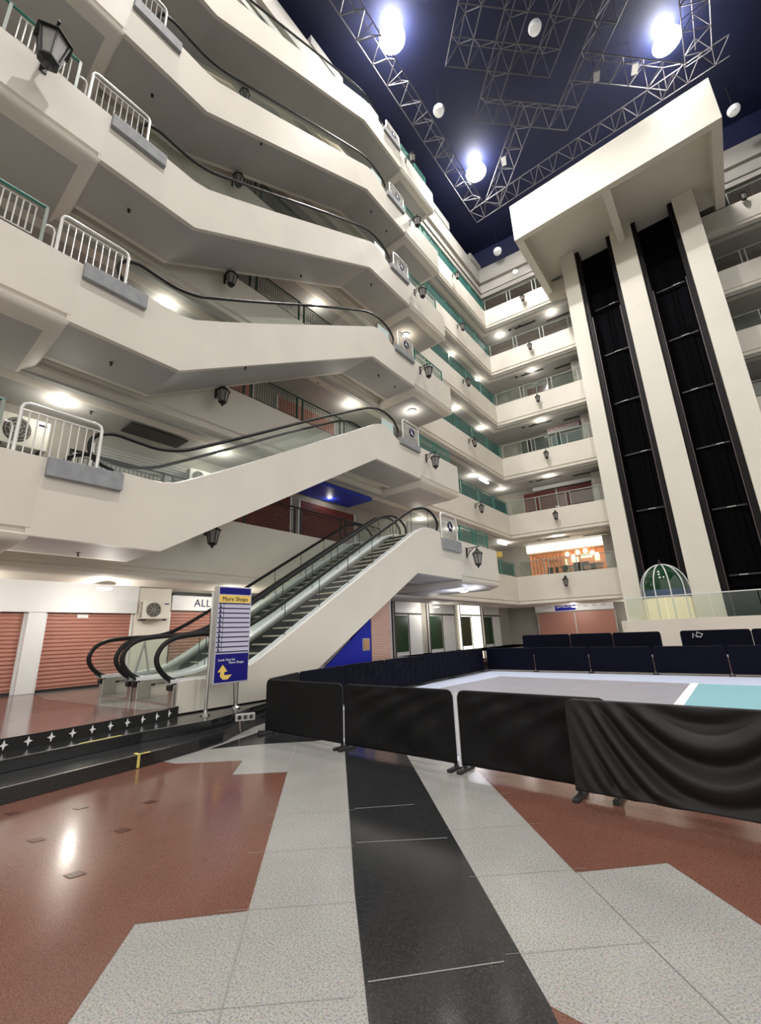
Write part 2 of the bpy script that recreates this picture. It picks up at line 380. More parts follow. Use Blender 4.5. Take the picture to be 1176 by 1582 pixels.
# ------------------------------------------------------------------ escalator bays (landing boxes), one per level, both ends
def bay(n, y0, y1, xf, xb, top, face=1.42, left=False):
    g = MB()
    r_ = .42
    pr = [(0, top), (0, top-face), (-.06, top-face-.04), (-.06, top-face-.09), (0, top-face-.14), (-.02, top-face-.22), (-.09, top-face-.29), (-.22, top-face-.33), (-.35, top-face-.42)]
    # perimeter: back-near -> front-near -> front-far -> back-far
    s = 1.0
    pth = [(xb, y0, 0, -1), (xf, y0, s, -s), (xf, y1, s, s), (xb, y1, 0, 1)]
    rings = []
    for (x, y, nx, ny) in pth: rings.append([g.bm.verts.new((x+nx*o, y+ny*o, z)) for (o, z) in pr])
    for a in range(3):
        for i in range(len(pr)-1): g.bm.faces.new([rings[a][i], rings[a][i+1], rings[a+1][i+1], rings[a+1][i]])
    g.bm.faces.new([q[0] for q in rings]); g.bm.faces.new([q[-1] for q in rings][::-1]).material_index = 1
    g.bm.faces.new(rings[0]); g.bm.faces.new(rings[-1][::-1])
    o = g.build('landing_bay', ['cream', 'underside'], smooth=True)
    return struct(o, 'cream box shaped landing bay %s the escalators, %s floor' % ('at the near end of' if left else 'at the far end of', ORD[n]))
for n in range(1, 7):
    xf = -10.0 if n > 1 else -8.35
    bay(n, 15.66, 19.25, xf, -12.6, TB(n)+(.04 if n > 1 else .05))
for n in range(1, 7):
    bay(n, -4, 2.02, -9.992, -12.6, TB(n)+.02, left=True)

# ------------------------------------------------------------------ escalators
def arc(cy, cz, r, a0, a1, k):
    return [(cy+r*math.cos(a0+(a1-a0)*i/k), cz+r*math.sin(a0+(a1-a0)*i/k)) for i in range(k+1)]
RISE = 4.752
HR = [(3.3, .13), (2.95, .25), (2.78, .5), (2.85, .8), (3.2, .98), (3.7, .96), (4.23, .95), (4.8, 1.1), (5.36, 1.4), (6.93, 2.32), (9.3, 3.75), (11.69, 5.12), (12.4, 5.47), (12.95, 5.62), (13.5, 5.60), (13.94, 5.45), (14.2, 5.15), (14.15, 4.85), (13.95, 4.7)]
def smooth_pts(p, k=3):
    out = []
    for i in range(len(p)-1):
        p0 = p[max(i-1, 0)]; p1 = p[i]; p2 = p[i+1]; p3 = p[min(i+2, len(p)-1)]
        for j in range(k):
            t = j/k
            out.append(tuple(.5*((2*p1[a])+(-p0[a]+p2[a])*t+(2*p0[a]-5*p1[a]+4*p2[a]-p3[a])*t*t+(-p0[a]+3*p1[a]-3*p2[a]+p3[a])*t**3) for a in range(2)))
    out.append(p[-1]); return out
HRS = smooth_pts(HR)
TOPL = [(1.95, .02), (3.45, .02), (3.46, .1), (4.31, .08), (4.7, .17), (5.09, .38), (5.6, .66), (6.98, 1.45), (9.3, 2.83), (11.66, 4.22), (12.2, 4.55), (12.6, 4.78), (12.91, 4.88), (13.3, 4.86), (13.78, 4.66), (14.12, 4.5), (14.12, 4.4), (15.66, 4.4)]
BOT = [(1.95, -1.555), (4.45, -1.555), (12.49, 3.197), (15.66, 3.197)]
def top_at(y):
    for (a, b), (c, e) in zip(TOPL[:-1], TOPL[1:]):
        if a <= y <= c and c > a: return b+(e-b)*(y-a)/(c-a)
def make_upper_escalator():
    root = empty('escalator', (0, 0, TB(1)))
    b = MB()
    # deep cream side, then body and soffit behind it
    b.prism(BOT[:1]+TOPL[0:]+BOT[::-1][0:3], 'x', -10.0, -10.14)
    
    b.prism(BOT[:1]+TOPL[0:]+BOT[::-1][0:3], 'x', -11.76, -11.9)
    b.build('side_cladding', ['cream'], root, smooth=False)
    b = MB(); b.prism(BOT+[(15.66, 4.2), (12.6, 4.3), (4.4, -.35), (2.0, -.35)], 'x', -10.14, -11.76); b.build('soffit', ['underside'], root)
    for xx, nm in ((-10.12, 0), (-11.78, 1)):
        h = MB(); h.tube([(xx, y, z) for y, z in HRS], .045, 8); h.build('handrail', ['rubber'], root, smooth=True)
        gl = MB()
        top = [(y, z-.03) for y, z in HRS if z > .3 or y > 4.3]
        top = [p for p in top if 3.0 < p[0] < 14.05]
        ys = [3.0+(11.05)*k/40 for k in range(41)]
        def hz(y):
            best = None
            for (a, c), (e, g_) in zip(HRS[:-1], HRS[1:]):
                if a <= y <= e and e > a: 
                    z = c+(g_-c)*(y-a)/(e-a); best = z if best is None else max(best, z)
            return best if best is not None else top_at(y)+.4
        lo = [(y, (top_at(y) or 0)-.02) for y in ys]; hi = [(y, hz(y)-.02) for y in ys]
        A = [gl.bm.verts.new((xx, y, z)) for y, z in lo]; B = [gl.bm.verts.new((xx, y, z)) for y, z in hi]
        for k in range(40): gl.bm.faces.new([A[k], A[k+1], B[k+1], B[k]])
        gl.build('glass_balustrade', ['glass'], root)
        d_ = MB(); d_.tube([(xx, y, z+.03) for y, z in lo[1:]], .03, 6); d_.build('deck_strip', ['steel'], root, smooth=True)
    ep = MB(); ep.box(-10.105, -10.135, 13.05, 13.85, 4.75, 5.28); ep.build('end_panel', ['endpanel'], root)
    st = MB(); y = 5.0; z = -.1
    pts = [(3.4, -.2), (4.6, -.2)]
    for k in range(23):
        yy = 4.6+k*.337; pts += [(yy, -.2+(k+1)*.2), (yy+.337, -.2+(k+1)*.2)]
    pts += [(14.3, 4.4), (14.3, 4.2), (12.4, 4.1), (4.6, -.5), (3.4, -.4)]
    st.prism(pts, 'x', -10.3, -11.6); st.build('step_band', ['step'], root)
    # grey ledges let into the side at both landings
    lg = MB(); lg.box(-9.88, -10.2, 2.08, 3.45, -.36, .03); lg.build('ledge', ['greyblock'], root, bevel=.01)
    lg = MB(); lg.box(-9.88, -10.2, 14.13, 15.62, 4.42, 4.72); lg.build('ledge', ['greyblock'], root, bevel=.01)
    return root
esc = make_upper_escalator()
nm = {1: ('first', 'second'), 2: ('second', 'third'), 3: ('third', 'fourth'), 4: ('fourth', 'fifth'), 5: ('fifth', 'sixth')}
for n in range(1, 6):
    o = esc if n == 1 else copy_tree(esc)
    o.location.z = TB(n)
    tag(o, 'cream sided escalator with glass balustrades rising from the %s to the %s floor' % nm[n], 'escalator', 'escalators stacked along the left side')

# the ground floor pair
HG = [(4.9, .80), (4.55, .82), (4.2, .93), (3.98, 1.12), (3.9, 1.33), (4.0, 1.55), (4.25, 1.69), (4.7, 1.74), (5.2, 1.76), (5.6, 1.82), (6.0, 1.98), (7.0, 2.56), (9.5, 4.10), (12.2, 5.74), (12.8, 6.02), (13.4, 6.15), (13.9, 6.05), (14.2, 5.8), (14.2, 5.5), (14.0, 5.35)]
HGS = smooth_pts(HG)
DK = [(4.3, .90), (5.0, .90), (5.5, .95), (5.95, 1.12), (6.5, 1.44), (9.0, 2.96), (12.4, 5.02), (12.8, 5.22), (13.2, 5.34), (13.8, 5.36), (14.2, 5.3), (14.2, 5.05), (15.66, 5.05)]
def dk(y):
    for (a, b), (c, e) in zip(DK[:-1], DK[1:]):
        if a <= y <= c and c > a: return b+(e-b)*(y-a)/(c-a)
GB = [(4.3, .34), (6.95, .34), (12.49, 3.62), (15.66, 3.62)]
STEPM = None
def ground_escalator(x0, x1, label):
    """x0 = side nearest the court"""
    global STEPM
    root = empty('escalator', (0, 0, 0))
    b = MB()
    b.prism(GB[:1]+DK+GB[::-1][:3], 'x', x0, x0-.16)
    
    b.prism(GB[:1]+DK+GB[::-1][:3], 'x', x1+.1, x1)
    b.build('side_cladding', ['cream'], root)
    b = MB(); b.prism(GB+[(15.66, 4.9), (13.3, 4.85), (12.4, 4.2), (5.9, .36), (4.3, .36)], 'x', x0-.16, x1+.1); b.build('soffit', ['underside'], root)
    for xx in (x0-.13, x1+.13):
        h = MB(); h.tube([(xx, y, z) for y, z in HGS], .048, 8); h.build('handrail', ['rubber'], root, smooth=True)
        ys = [4.05+10.1*k/44 for k in range(45)]
        def hz(y):
            best = None
            for (a, c), (e, g_) in zip(HGS[:-1], HGS[1:]):
                if min(a, e) <= y <= max(a, e) and e != a:
                    z = c+(g_-c)*(y-a)/(e-a); best = z if best is None else max(best, z)
            return best
        gl = MB(); A = [gl.bm.verts.new((xx, y, max(dk(max(y, 4.3)), .86) if y > 4.3 else 1.0)) for y in ys]; B = [gl.bm.verts.new((xx, y, hz(y)-.02)) for y in ys]
        for k in range(44): gl.bm.faces.new([A[k], A[k+1], B[k+1], B[k]])
        gl.build('glass_balustrade', ['glass'], root)
        for k in range(1, 9):      # joints between the glass panes
            y = 4.6+k*1.12; j = MB(); j.box(xx-.008, xx+.008, y-.006, y+.006, dk(y), hz(y)-.03); j.build('glass_joint', ['black'], root)
        d_ = MB(); w = .10 if xx > x0-.5 and x0 > -9 else .17
        ring = []
        yy = [4.15]+[4.4+9.7*k/40 for k in range(41)]
        pr2 = []
        A1 = [d_.bm.verts.new((xx+w, y, (dk(max(y, 4.31)))+.035)) for y in yy]; B1 = [d_.bm.verts.new((xx-w, y, (dk(max(y, 4.31)))+.035)) for y in yy]
        A2 = [d_.bm.verts.new((xx+w, y, (dk(max(y, 4.31)))-.03)) for y in yy]; B2 = [d_.bm.verts.new((xx-w, y, (dk(max(y, 4.31)))-.03)) for y in yy]
        for k in range(len(yy)-1):
            d_.bm.faces.new([A1[k], A1[k+1], B1[k+1], B1[k]]); d_.bm.faces.new([A2[k], B2[k], B2[k+1], A2[k+1]])
            d_.bm.faces.new([A1[k], A2[k], A2[k+1], A1[k+1]]); d_.bm.faces.new([B1[k], B1[k+1], B2[k+1], B2[k]])
        d_.build('deck', ['deck'], root)
        nb = MB(); nb.box(xx-.09, xx+.09, 4.22, 4.5, ST-.01, .84); nb.box(xx-.1, xx+.1, 4.28, 5.2, .78, .88)
        nb.build('newel_base', ['steel'], root, bevel=.01)
        cp_ = MB(); cp_.box(xx-.08, xx+.08, 4.16, 4.6, .74, .84); cp_.build('handrail_inlet', ['rubber'], root, bevel=.02)
    # steps
    xa, xb = x0-.25, x1+.25
    for k in range(23):
        y = 5.95+k*.322; z = .70+(k+1)*.197
        if STEPM is None:
            s = MB(); s.box(-.5, .5, 0, .34, -.06, 0); s.prism([(0, -.06), (.02, 0), (.03, -.23), (-.0, -.25)], 'x', -.5, .5)
            q = s.build('step', ['step'], root); STEPM = q.data
            s2_ = MB(); s2_.box(-.5, .5, -.006, .04, -.03, .006); q2 = s2_.build('nosing', ['nosing'], q); NOS = q2.data; STEPM['n'] = q2.data.name
        else:
            q = bpy.data.objects.new('step', STEPM); C.objects.link(q); q.parent = root
            q2 = bpy.data.objects.new('nosing', bpy.data.meshes[STEPM['n']]); C.objects.link(q2); q2.parent = q
        q.location = ((xa+xb)/2, y, z); q.scale = (abs(xa-xb), 1, 1)
    pl = MB(); pl.box(xa, xb, 4.25, 6.2, ST, ST+.03); pl.build('landing_plate', ['steel'], root); pl = MB(); pl.box(xa, xb, 13.4, 15.6, 4.95, 5.08); pl.build('landing_plate', ['steel'], root)
    for (xs) in (xa+.03, xb-.03):
        sk = MB(); sk.prism([(6.0, .52), (13.3, 5.0), (13.3, 5.35), (6.0, 1.0)], 'x', xs, xs+.02); sk.build('skirt', ['matblack'], root)
    return tag(root, label, 'escalator', 'pair of escalators from the ground floor')
ground_escalator(-8.35, -10.12, 'front escalator of the ground floor pair, beside the blue directory sign')
ground_escalator(-10.16, -11.95, 'rear escalator of the ground floor pair, nearest the shutters')
# L1 ledge block at top of the ground escalator
o = MB().box(-8.22, -8.5, 14.25, 15.62, 4.68, 5.12).build('ledge_block', ['greyblock'], bevel=.01); tag(o, 'dark grey ledge set into the side of the front ground floor escalator at its top', 'ledge')
# blue board and tiled column beneath the ground escalator
b = MB(); b.prism([(7.6, .475), (10.0, .475), (10.0, 2.05), (9.6, 1.80)], 'x', -8.5, -8.46)
bb = b.build('blue_board', ['blue']); tag(bb, 'bright blue board closing the space under the front escalator', 'board')
b = MB(); b.box(-8.455, -8.47, 9.62, 9.93, 1.18, 1.52); pc = b.build('break_glass_box', ['brownwall']); tag(pc, 'small brown metal box fixed to the blue board', 'box')
b = MB(); b.box(-8.46, -8.44, 9.66, 9.89, 1.22, 1.48); b.build('cover', ['cafewood'], pc)
b = MB(); b.box(-8.45, -9.3, 10.02, 10.9, .475, 3.0)
for k in range(34): b.box(-8.44, -9.31, 10.01, 10.91, .5+k*.07, .5+k*.07+.055)
bc = b.build('tiled_column', ['brick'], bevel=.004); tag(bc, 'column clad in pink brick tiles beside the blue board', 'column')

# ------------------------------------------------------------------ guard gates
def make_gate(w, h):
    root = empty('guard_rail')
    r_ = .035
    pts = [(0, 0, 0), (0, 0, h-.12), (0, .035, h-.035), (0, .12, h), (0, w-.12, h), (0, w-.035, h-.035), (0, w, h-.12), (0, w, 0)]
    b = MB(); b.tube(pts, r_, 10); b.build('frame', ['white_tube'], root, smooth=True)
    b = MB(); b.bar((0, .0, h-.16), (0, w, h-.16), .018, 8); b.build('cross_bar', ['white_tube'], root, smooth=True)
    for k in range(9):
        y = w*(k+1)/10; b = MB(); b.bar((0, y, 0), (0, y, h-.16), .013, 8); b.build('upright', ['white_tube'], root, smooth=True)
    return root
def sign_disc(root, w, h):
    b = MB(); b.prism([(w*.52+.2*math.cos(k*PI/12), h*.56+.2*math.sin(k*PI/12)) for k in range(24)], 'x', .04, .055); q = b.build('sign_disc', ['darkblue_ink'], root)
    b = MB(); b.prism([(w*.52-.10, h*.56+.10), (w*.52-.06, h*.56+.13), (w*.52+.11, h*.56-.10), (w*.52+.07, h*.56-.13)], 'x', .055, .06)
    b.prism([(w*.52-.05+.04*math.cos(k*PI/6), h*.56-.04+.05*math.sin(k*PI/6)) for k in range(12)], 'x', .0551, .0595); b.build('sign_mark', ['white_ink'], q)
g1 = make_gate(1.4, 1.05)
for n in range(1, 6):
    o = g1 if n == 1 else copy_tree(g1); o.location = (-10.06, 1.55, TB(n)+.02)
    tag(o, 'white tubular guard rail at the foot of the escalator leaving the %s floor' % ORD[n], 'guard rail', 'guard rails at the escalator feet')
    k = MB(); k.tube([(0, 0, 0), (0, 0, .5), (0, .06, .58), (0, .16, .58), (0, .2, .5), (0, .2, .02)], .022, 8)
    q = k.build('low_hoop', ['white_tube'], loc=(-10.1, 1.28, TB(n)+.02), smooth=True); tag(q, 'small white tube hoop beside the guard rail on the %s floor landing' % ORD[n], 'hoop')
g2 = make_gate(1.25, 1.1); sign_disc(g2, 1.25, 1.1)
for n in range(1, 7):
    o = g2 if n == 1 else copy_tree(g2)
    o.location = (-10.06 if n > 1 else -8.42, 14.5 if n > 1 else 14.4, TB(n)-.08)
    tag(o, 'white barred guard rail with round navy sign at the escalator head, %s floor' % ORD[n], 'guard rail', 'guard rails with a round sign')

# ------------------------------------------------------------------ railings
def railing(name, L, h, panel, post, loc, rz, label, group, step=2.4, double=True, bars=True, top='green'):
    root = empty(name, loc, rz)
    b = MB(); b.bar((0, 0, h), (L, 0, h), .035, 6); b.build('top_rail', [top], root, smooth=True)
    n = max(1, round(L/step)); s = L/n
    for k in range(n+1):
        for dx in ((-.14, .14) if double and 0 < k < n else (0,)):
            x = min(max(k*s+dx, .03), L-.03)
            p = MB(); p.box(x-.03, x+.03, -.03, .03, -.02, h+.02); p.build('post', [post], root)
    for k in range(n):
        p = MB(); a, c = k*s+.2, (k+1)*s-.2
        p.bar((a, 0, .1), (c, 0, .1), .018); p.bar((a, 0, h-.12), (c, 0, h-.12), .018)
        if bars:
            m_ = int((c-a)/.11)
            for j in range(m_+1): x = a+(c-a)*j/m_; p.bar((x, 0, .1), (x, 0, h-.12), .014)
        else:
            p.box(a, c, -.006, .006, .1, h-.12)
        p.build('railing_panel', [panel], root)
    return tag(root, label, 'railing', group)
for n in range(1, 7):
    t = TG(n)
    # left gallery, near part (behind the escalators)
    if n in (1, 2, 3, 4):
        railing('gallery_railing', 12.5, 1.05, 'darkpan' if n == 1 else ('black' if n == 4 else 'darkgreen'), 'darkgreen' if n > 1 else 'black', (XG-.08, 15.5, t), -PI/2, '%s railing on the left gallery behind the %s floor escalator' % ('dark brown barred' if n == 1 else 'dark green barred', ORD[n]), 'barred railings behind the escalators', top='darkgreen' if n > 1 else 'black')
    # left gallery, far part
    railing('gallery_railing', 12.2, 1.02, 'greenpan', 'green', (XG-.08, YC-.1, t), -PI/2, 'teal green panelled railing on the far left gallery, %s floor' % ORD[n], 'green railings on the far left gallery', bars=False)
    # back gallery
    p0 = BW(.05, .08, t)
    railing('gallery_railing', 19.5, 1.08, 'darkpan' if n in (5, 6) else 'tower_glass', 'greyrail', p0, BE, '%s railing on the back gallery, %s floor' % ('dark barred' if n in (5, 6) else 'grey green framed', ORD[n]), 'railings on the back gallery', step=2.2, bars=n in (5, 6), top='greyrail')
    # on the bay
    xf = -10.08 if n > 1 else -8.43
    railing('bay_railing', 2.65, .68, 'green', 'green', (xf, 15.9, TB(n)+.05), PI/2, 'short green barred railing on top of the %s floor landing bay' % ORD[n], 'green railings on the landing bays', step=1.3)
for n in (1, 2, 3):
    railing('bay_railing', 4.2, .95, 'white_tube', 'greyrail', (-10.08, -2.9, TB(n)+.05), PI/2, 'pale framed railing left of the guard rail on the %s floor landing' % ORD[n], 'railings on the near landing bays', step=1.25, double=False, top='green')

# ------------------------------------------------------------------ wall lanterns
def make_lantern():
    root = empty('wall_lantern')            # at the wall, facing +x
    b = MB(); b.box(0, .02, -.04, .04, -.16, .2); b.bar((.01, 0, .16), (.52, 0, .18), .018, 6)
    b.tube([(.02, 0, -.1), (.12, 0, .02), (.22, 0, .10), (.3, 0, .17)], .014, 6)
    b.tube([(.09+.05*math.cos(a*PI/6), 0, .07+.05*math.sin(a*PI/6)) for a in range(12)], .01, 5, closed=True)
    b.bar((.42, 0, .17), (.42, 0, .1), .015, 6); b.build('bracket', ['black'], root, smooth=True)
    b = MB(); b.lathe([(.02, .13), (.05, .10), (.07, .05), (.20, -.06), (.215, -.09), (.19, -.09)], .42, 0, 6); b.build('cap', ['black'], root)
    b = MB(); b.lathe([(.165, -.09), (.10, -.44)], .42, 0, 6); b.build('glass', ['frost'], root)
    b = MB()
    for k in range(6):
        a = 2*PI*k/6; b.bar((.42+.175*math.cos(a), .175*math.sin(a), -.09), (.42+.108*math.cos(a), .108*math.sin(a), -.45), .014, 4)
    b.lathe([(.12, -.44), (.12, -.47), (.05, -.52), (.02, -.58), (.001, -.6)], .42, 0, 6); b.build('cage', ['black'], root)
    return root
lt = make_lantern(); used = False
def lantern(x, y, z, rz, s, label):
    global used
    o = copy_tree(lt) if used else lt; used = True
    o.location = (x, y, z); o.rotation_euler = (0, 0, rz); o.scale = (s, s, s)
    tag(o, label, 'lantern', 'black wall lanterns around the atrium')
for n in range(1, 7): lantern(-9.99 if n > 1 else -8.34, 16.2, TB(n)-.42, 0, 1.15, 'black wall lantern on the front of the far landing bay, %s floor' % ORD[n])
for n in range(1, 6): lantern(XG, 6.75, TG(n)-.45, 0, 1.1, 'black wall lantern on the left gallery front behind the escalators, %s floor' % ORD[n])
for n in range(2, 7): lantern(XG, 25.75, TG(n)-.45, 0, 1.05, 'black wall lantern on the far left gallery parapet, %s floor' % ORD[n])
for n in range(1, 7):
    p = BW(3.42, 0, TG(n)-.45); lantern(p.x, p.y, p.z, BE-PI/2, 1.05, 'black wall lantern on the back gallery parapet left of the lift tower, %s floor' % ORD[n])
for n in (5, 6):
    p = BW(18.2, 0, TG(n)+.3 if n == 5 else TG(n)+.4); lantern(p.x, p.y, p.z-.3, BE-PI/2, 1.05, 'black wall lantern on the back gallery right of the lift tower, %s floor' % ORD[n])
for n in (3,): lantern(-9.99, .65, TB(n)-.05, 0, 1.75, 'large black wall lantern at the left edge on the near landing bay, %s floor' % ORD[n])

# ------------------------------------------------------------------ downlights, sprinklers, vents
def make_dl():
    root = empty('ceiling_light'); b = MB(); b.lathe([(.15, 0), (.20, 0), (.20, -.008), (.15, -.012)], n=20); b.build('rim', ['whitemetal'], root)
    b = MB(); b.lathe([(.185, -.0125), (.16, -.03), (.05, -.045)], n=20); b.build('lens', ['downlight'], root); return root
dl0 = make_dl(); first = True
DL = [(-8.9, 30.7, 30.68, 'sixth', 'back'), (-7.2, 33.2, 27.1, 'fifth', 'back'), (-11.7, 33.0, 27.1, 'fifth', 'back'), (-9.4, 33.0, 22.35, 'fourth', 'back'), (-13.5, 26.4, 22.35, 'fourth', 'left'), (-13.5, 31.0, 22.35, 'fourth', 'left'),
      (-9.2, 32.7, 17.6, 'third', 'back'), (-13.4, 26.2, 17.6, 'third', 'left'), (-13.4, 30.6, 17.6, 'third', 'left'), (-9.2, 32.65, 12.85, 'second', 'back'), (-13.5, 28.4, 12.85, 'second', 'left'), (-13.3, 33.0, 12.85, 'second', 'back'),
      (-9.2, 32.4, 8.1, 'first', 'back'), (-13.1, 32.0, 8.1, 'first', 'back'), (-13.4, 2.88, 8.1, 'first', 'left'), (-13.4, 7.7, 8.1, 'first', 'left'), (-13.3, 5.2, 12.85, 'second', 'left'), (-13.4, 12.3, 17.6, 'third', 'left'), (-13.2, 14.5, 12.85, 'second', 'left'),
      (-11.2, 17.1, TB(3)-1.85, 'second', 'bay'), (-11.3, 17.1, TB(4)-1.85, 'third', 'bay'), (-9.2, 17.3, TB(1)-1.86, 'ground', 'bay'), (-14.0, 13.8, 8.1, 'first', 'left'), (-13.6, 21, 8.1, 'first', 'left'), (-13.6, 24.5, 8.1, 'first', 'left'), (-5.2, 33.3, 3.35, 'ground', 'back'), (-9.0, 33.2, 3.35, 'ground', 'back'), (-13.6, 22, 3.35, 'ground', 'left'), (-12.95, 1.5, 3.35, 'ground', 'left'), (-12.95, 4.4, 3.35, 'ground', 'left'), (-12.95, 8.2, 3.35, 'ground', 'left')]
for i, (x, y, z, lv, wh) in enumerate(DL):
    o = dl0 if first else copy_tree(dl0); first = False
    if wh == 'back' and z < 30: 
        p = Vector((x, y, z))
    if wh != 'bay' and z < 30: z = min((TG(k)-SOFF+.04-(.35 if k == 1 else 0) for k in range(1, 7)), key=lambda q: abs(q-z))
    o.location = (x, y, z)
    lab = {'back': 'round ceiling light over the back %s floor gallery', 'left': 'round ceiling light over the left %s floor gallery', 'bay': 'round ceiling light under the bay above the %s floor'}[wh] % lv
    pos = ['nearest the camera', 'second from the camera', 'third from the camera', 'fourth from the camera', 'fifth from the camera', 'farthest away']
    same = sorted([j for j, q in enumerate(DL) if q[3] == lv and q[4] == wh], key=lambda j: math.hypot(DL[j][0], DL[j][1]))
    if len(same) > 1: lab += ', '+pos[same.index(i)]
    tag(o, lab, 'ceiling light', 'round ceiling lights under the galleries')
    la = bpy.data.lights.new('glow', 'POINT'); la.energy = 16 if z > 4 else 40; la.shadow_soft_size = .12; la.color = (1, .95, .86)
    if i == 20: la.color = (1, .75, .4)
    if i == 21: la.color = (.72, .76, 1); la.energy = 70
    lo = bpy.data.objects.new('ceiling_light_glow', la); C.objects.link(lo); lo.parent = o; lo.location = (0, 0, -.25)
SP = [(-10.91, 3.17, TB(2)-1.555), (-10.85, 3.01, TB(3)-1.555), (-10.87, 3.14, TB(4)-1.555), (-11.26, 3.21, TB(1)-1.555), (-10.11, 6.42, 0), (-10.2, 6.6, 1), (-10.6, 13.3, TB(4)-1.555), (-11.4, 9.6, 2), (-10.71, 13.73, TB(3)-1.555), (-10.72, 15.0, TB(3)-1.555), (-13.46, 3.6, TG(2)-SOFF+.04), (-12.9, 12.0, TG(3)-SOFF+.04), (-10.6, 13.5, TB(5)-1.555), (-10.7, 14.9, TB(5)-1.555)]
def slope_z(y, n): return TB(n)-1.555+(y-4.45)*.591
spr = MB(); spr.lathe([(.045, 0), (.045, -.01), (.014, -.02), (.014, -.07), (.035, -.075), (.035, -.085)], n=10)
s0 = spr.build('sprinkler_head', ['black'])
SPP = []
for (x, y, z) in SP:
    if z == 0: z = slope_z(y, 2)
    elif z == 1: z = slope_z(y, 4)
    elif z == 2: z = slope_z(y, 3)
    SPP.append((x, y, z))
for i, (x, y, z) in enumerate(SPP):
    o = s0 if i == 0 else s0.copy()
    if i: C.objects.link(o)
    o.location = (x, y, z)
    tag(o, 'small black sprinkler head '+('at the near end of the underside leading off the first floor landing above|at the near end of the third floor landing underside|at the near end of the fourth floor landing underside|at the near end of the first floor landing underside|low on the sloping underside of the second floor escalator|low on the sloping underside of the fourth floor escalator|under the fourth floor landing at the escalator head|high on the sloping underside of the third floor escalator|under the third floor landing, nearer of the two|under the third floor landing, farther of the two|on the first floor gallery ceiling beside the round light|on the second floor gallery ceiling behind the escalators|under the fifth floor landing, nearer of the two|under the fifth floor landing, farther of the two'.replace('underside leading off the first floor landing above', 'second floor landing underside').split('|')[i]), 'sprinkler', 'sprinkler heads under the escalators and galleries')
v0 = None
for n in (2, 3, 4, 5, 6):
    for k, u in enumerate((3.0, 5.6)):
        if v0 is None:
            b = MB(); b.box(-.9, .9, -.09, .09, -.02, .0); 
            for j in range(3): b.box(-.88, .88, -.07+j*.06, -.04+j*.06, -.03, -.02)
            o = v0 = b.build('slot_vent', ['vent'])
        else: o = v0.copy(); C.objects.link(o)
        p = BW(u, 1.9 if k else 1.3, TG(n)-SOFF); o.location = p; o.rotation_euler = (0, 0, BE)
        tag(o, 'dark slot vent in the back gallery soffit under the %s floor, %s' % (ORD[n], 'left one' if k == 0 else 'right one'), 'vent', 'slot vents in the back soffits')
for n in (2, 3, 4, 5, 6):
    for k, u in enumerate((1.7, 2.6)):
        b = MB(); b.lathe([(.14, 0), (.14, -.02), (.05, -.02)], n=14); p = BW(u, 1.2, TG(n)-SOFF); o = b.build('speaker_grille', ['vent'], loc=p)
        tag(o, 'small round dark speaker in the back soffit under the %s floor, %s one' % (ORD[n], 'left' if k == 0 else 'right'), 'speaker', 'round speakers in the back soffits')
b = MB(); b.box(-14.0, -13.2, 4.6, 6.4, 8.07, 8.1); tag(b.build('slot_vent', ['vent']), 'long dark slot vent in the soffit above the near first floor gallery', 'vent')

# ------------------------------------------------------------------ lift tower
TX, TY = -7.05, 25.24; WY = 30.44
b = MB()
# wall with two slots, top box with ribs
zt = 29.4
for (u0, u1) in ((1.72, 2.72), (5.2, 6.56), (9.08, 10.25)): b.box(TX+u0, TX+u1, WY, WY+1.6, ST, zt)
struct(b.build('wall_lift_tower', ['tower'], bevel=.01), 'three tall cream piers of the lift tower')
b = MB(); b.box(TX+1.75, TX+10.2, WY+1.45, WY+1.6, ST, zt)
struct(b.build('wall_lift_shaft', ['shaft']), 'dark rear wall inside the lift shafts')
b = MB()
b.box(TX, TX+11.73, TY, TY+.42, 28.0, 31.12); b.box(TX, TX+11.73, TY+.42, WY+2.6, 29.42, 31.12)
for (u0, u1) in ((0, .5), (5.62, 6.1), (11.23, 11.73)): b.box(TX+u0, TX+u1, TY+.42, WY+1.5, 28.0, 29.42)
struct(b.build('ceiling_lift_canopy', ['tower'], bevel=.012), 'big cream canopy box crowning the lift tower with ribs below')
for (u0, u1, nmx) in ((2.72, 5.2, 'left'), (6.56, 9.08, 'right')):
    root = empty('lift_shaft', (TX+(u0+u1)/2, WY+.3, ST)); w = (u1-u0)/2
    b = MB(); b.box(-w, -w+.28, 0, 1.1, 0, zt-ST-.02); b.build('side_lining', ['shaftframe'], root)
    b = MB(); b.box(w-.28, w, 0, 1.1, 0, zt-ST-.02); b.build('side_lining', ['shaftframe'], root)
    for sx in (-1, 1):
        b = MB(); b.box(sx*(w-.33)-.03, sx*(w-.33)+.03, .1, .18, 0, zt-ST-6); b.build('guide_rail', ['rail'], root)
    b = MB(); b.box(-w+.5, w-.7, .98, 1.05, 3, zt-ST-9); b.box(-.1, -.05, .9, .95, 0, zt-ST-3); b.box(.15, .2, .9, .95, 0, zt-ST-3); b.build('inner_panel', ['shaftpanel'], root)
    for k in range(6):
        b = MB(); zz = 3.6+k*3.9+(.7 if nmx == 'left' else 0); b.box(-w+.5, w-.4, .85, .95, zz, zz+.1); b.build('landing_beam', ['black'], root)
        b = MB(); b.box(-.3+(k % 3)*.25, .1+(k % 3)*.25, .8, .84, zz+.02, zz+.08); b.build('reflector', ['socket'], root)
    tag(root, 'tall dark %s shaft of the lift tower with guide rails' % nmx, 'lift shaft')
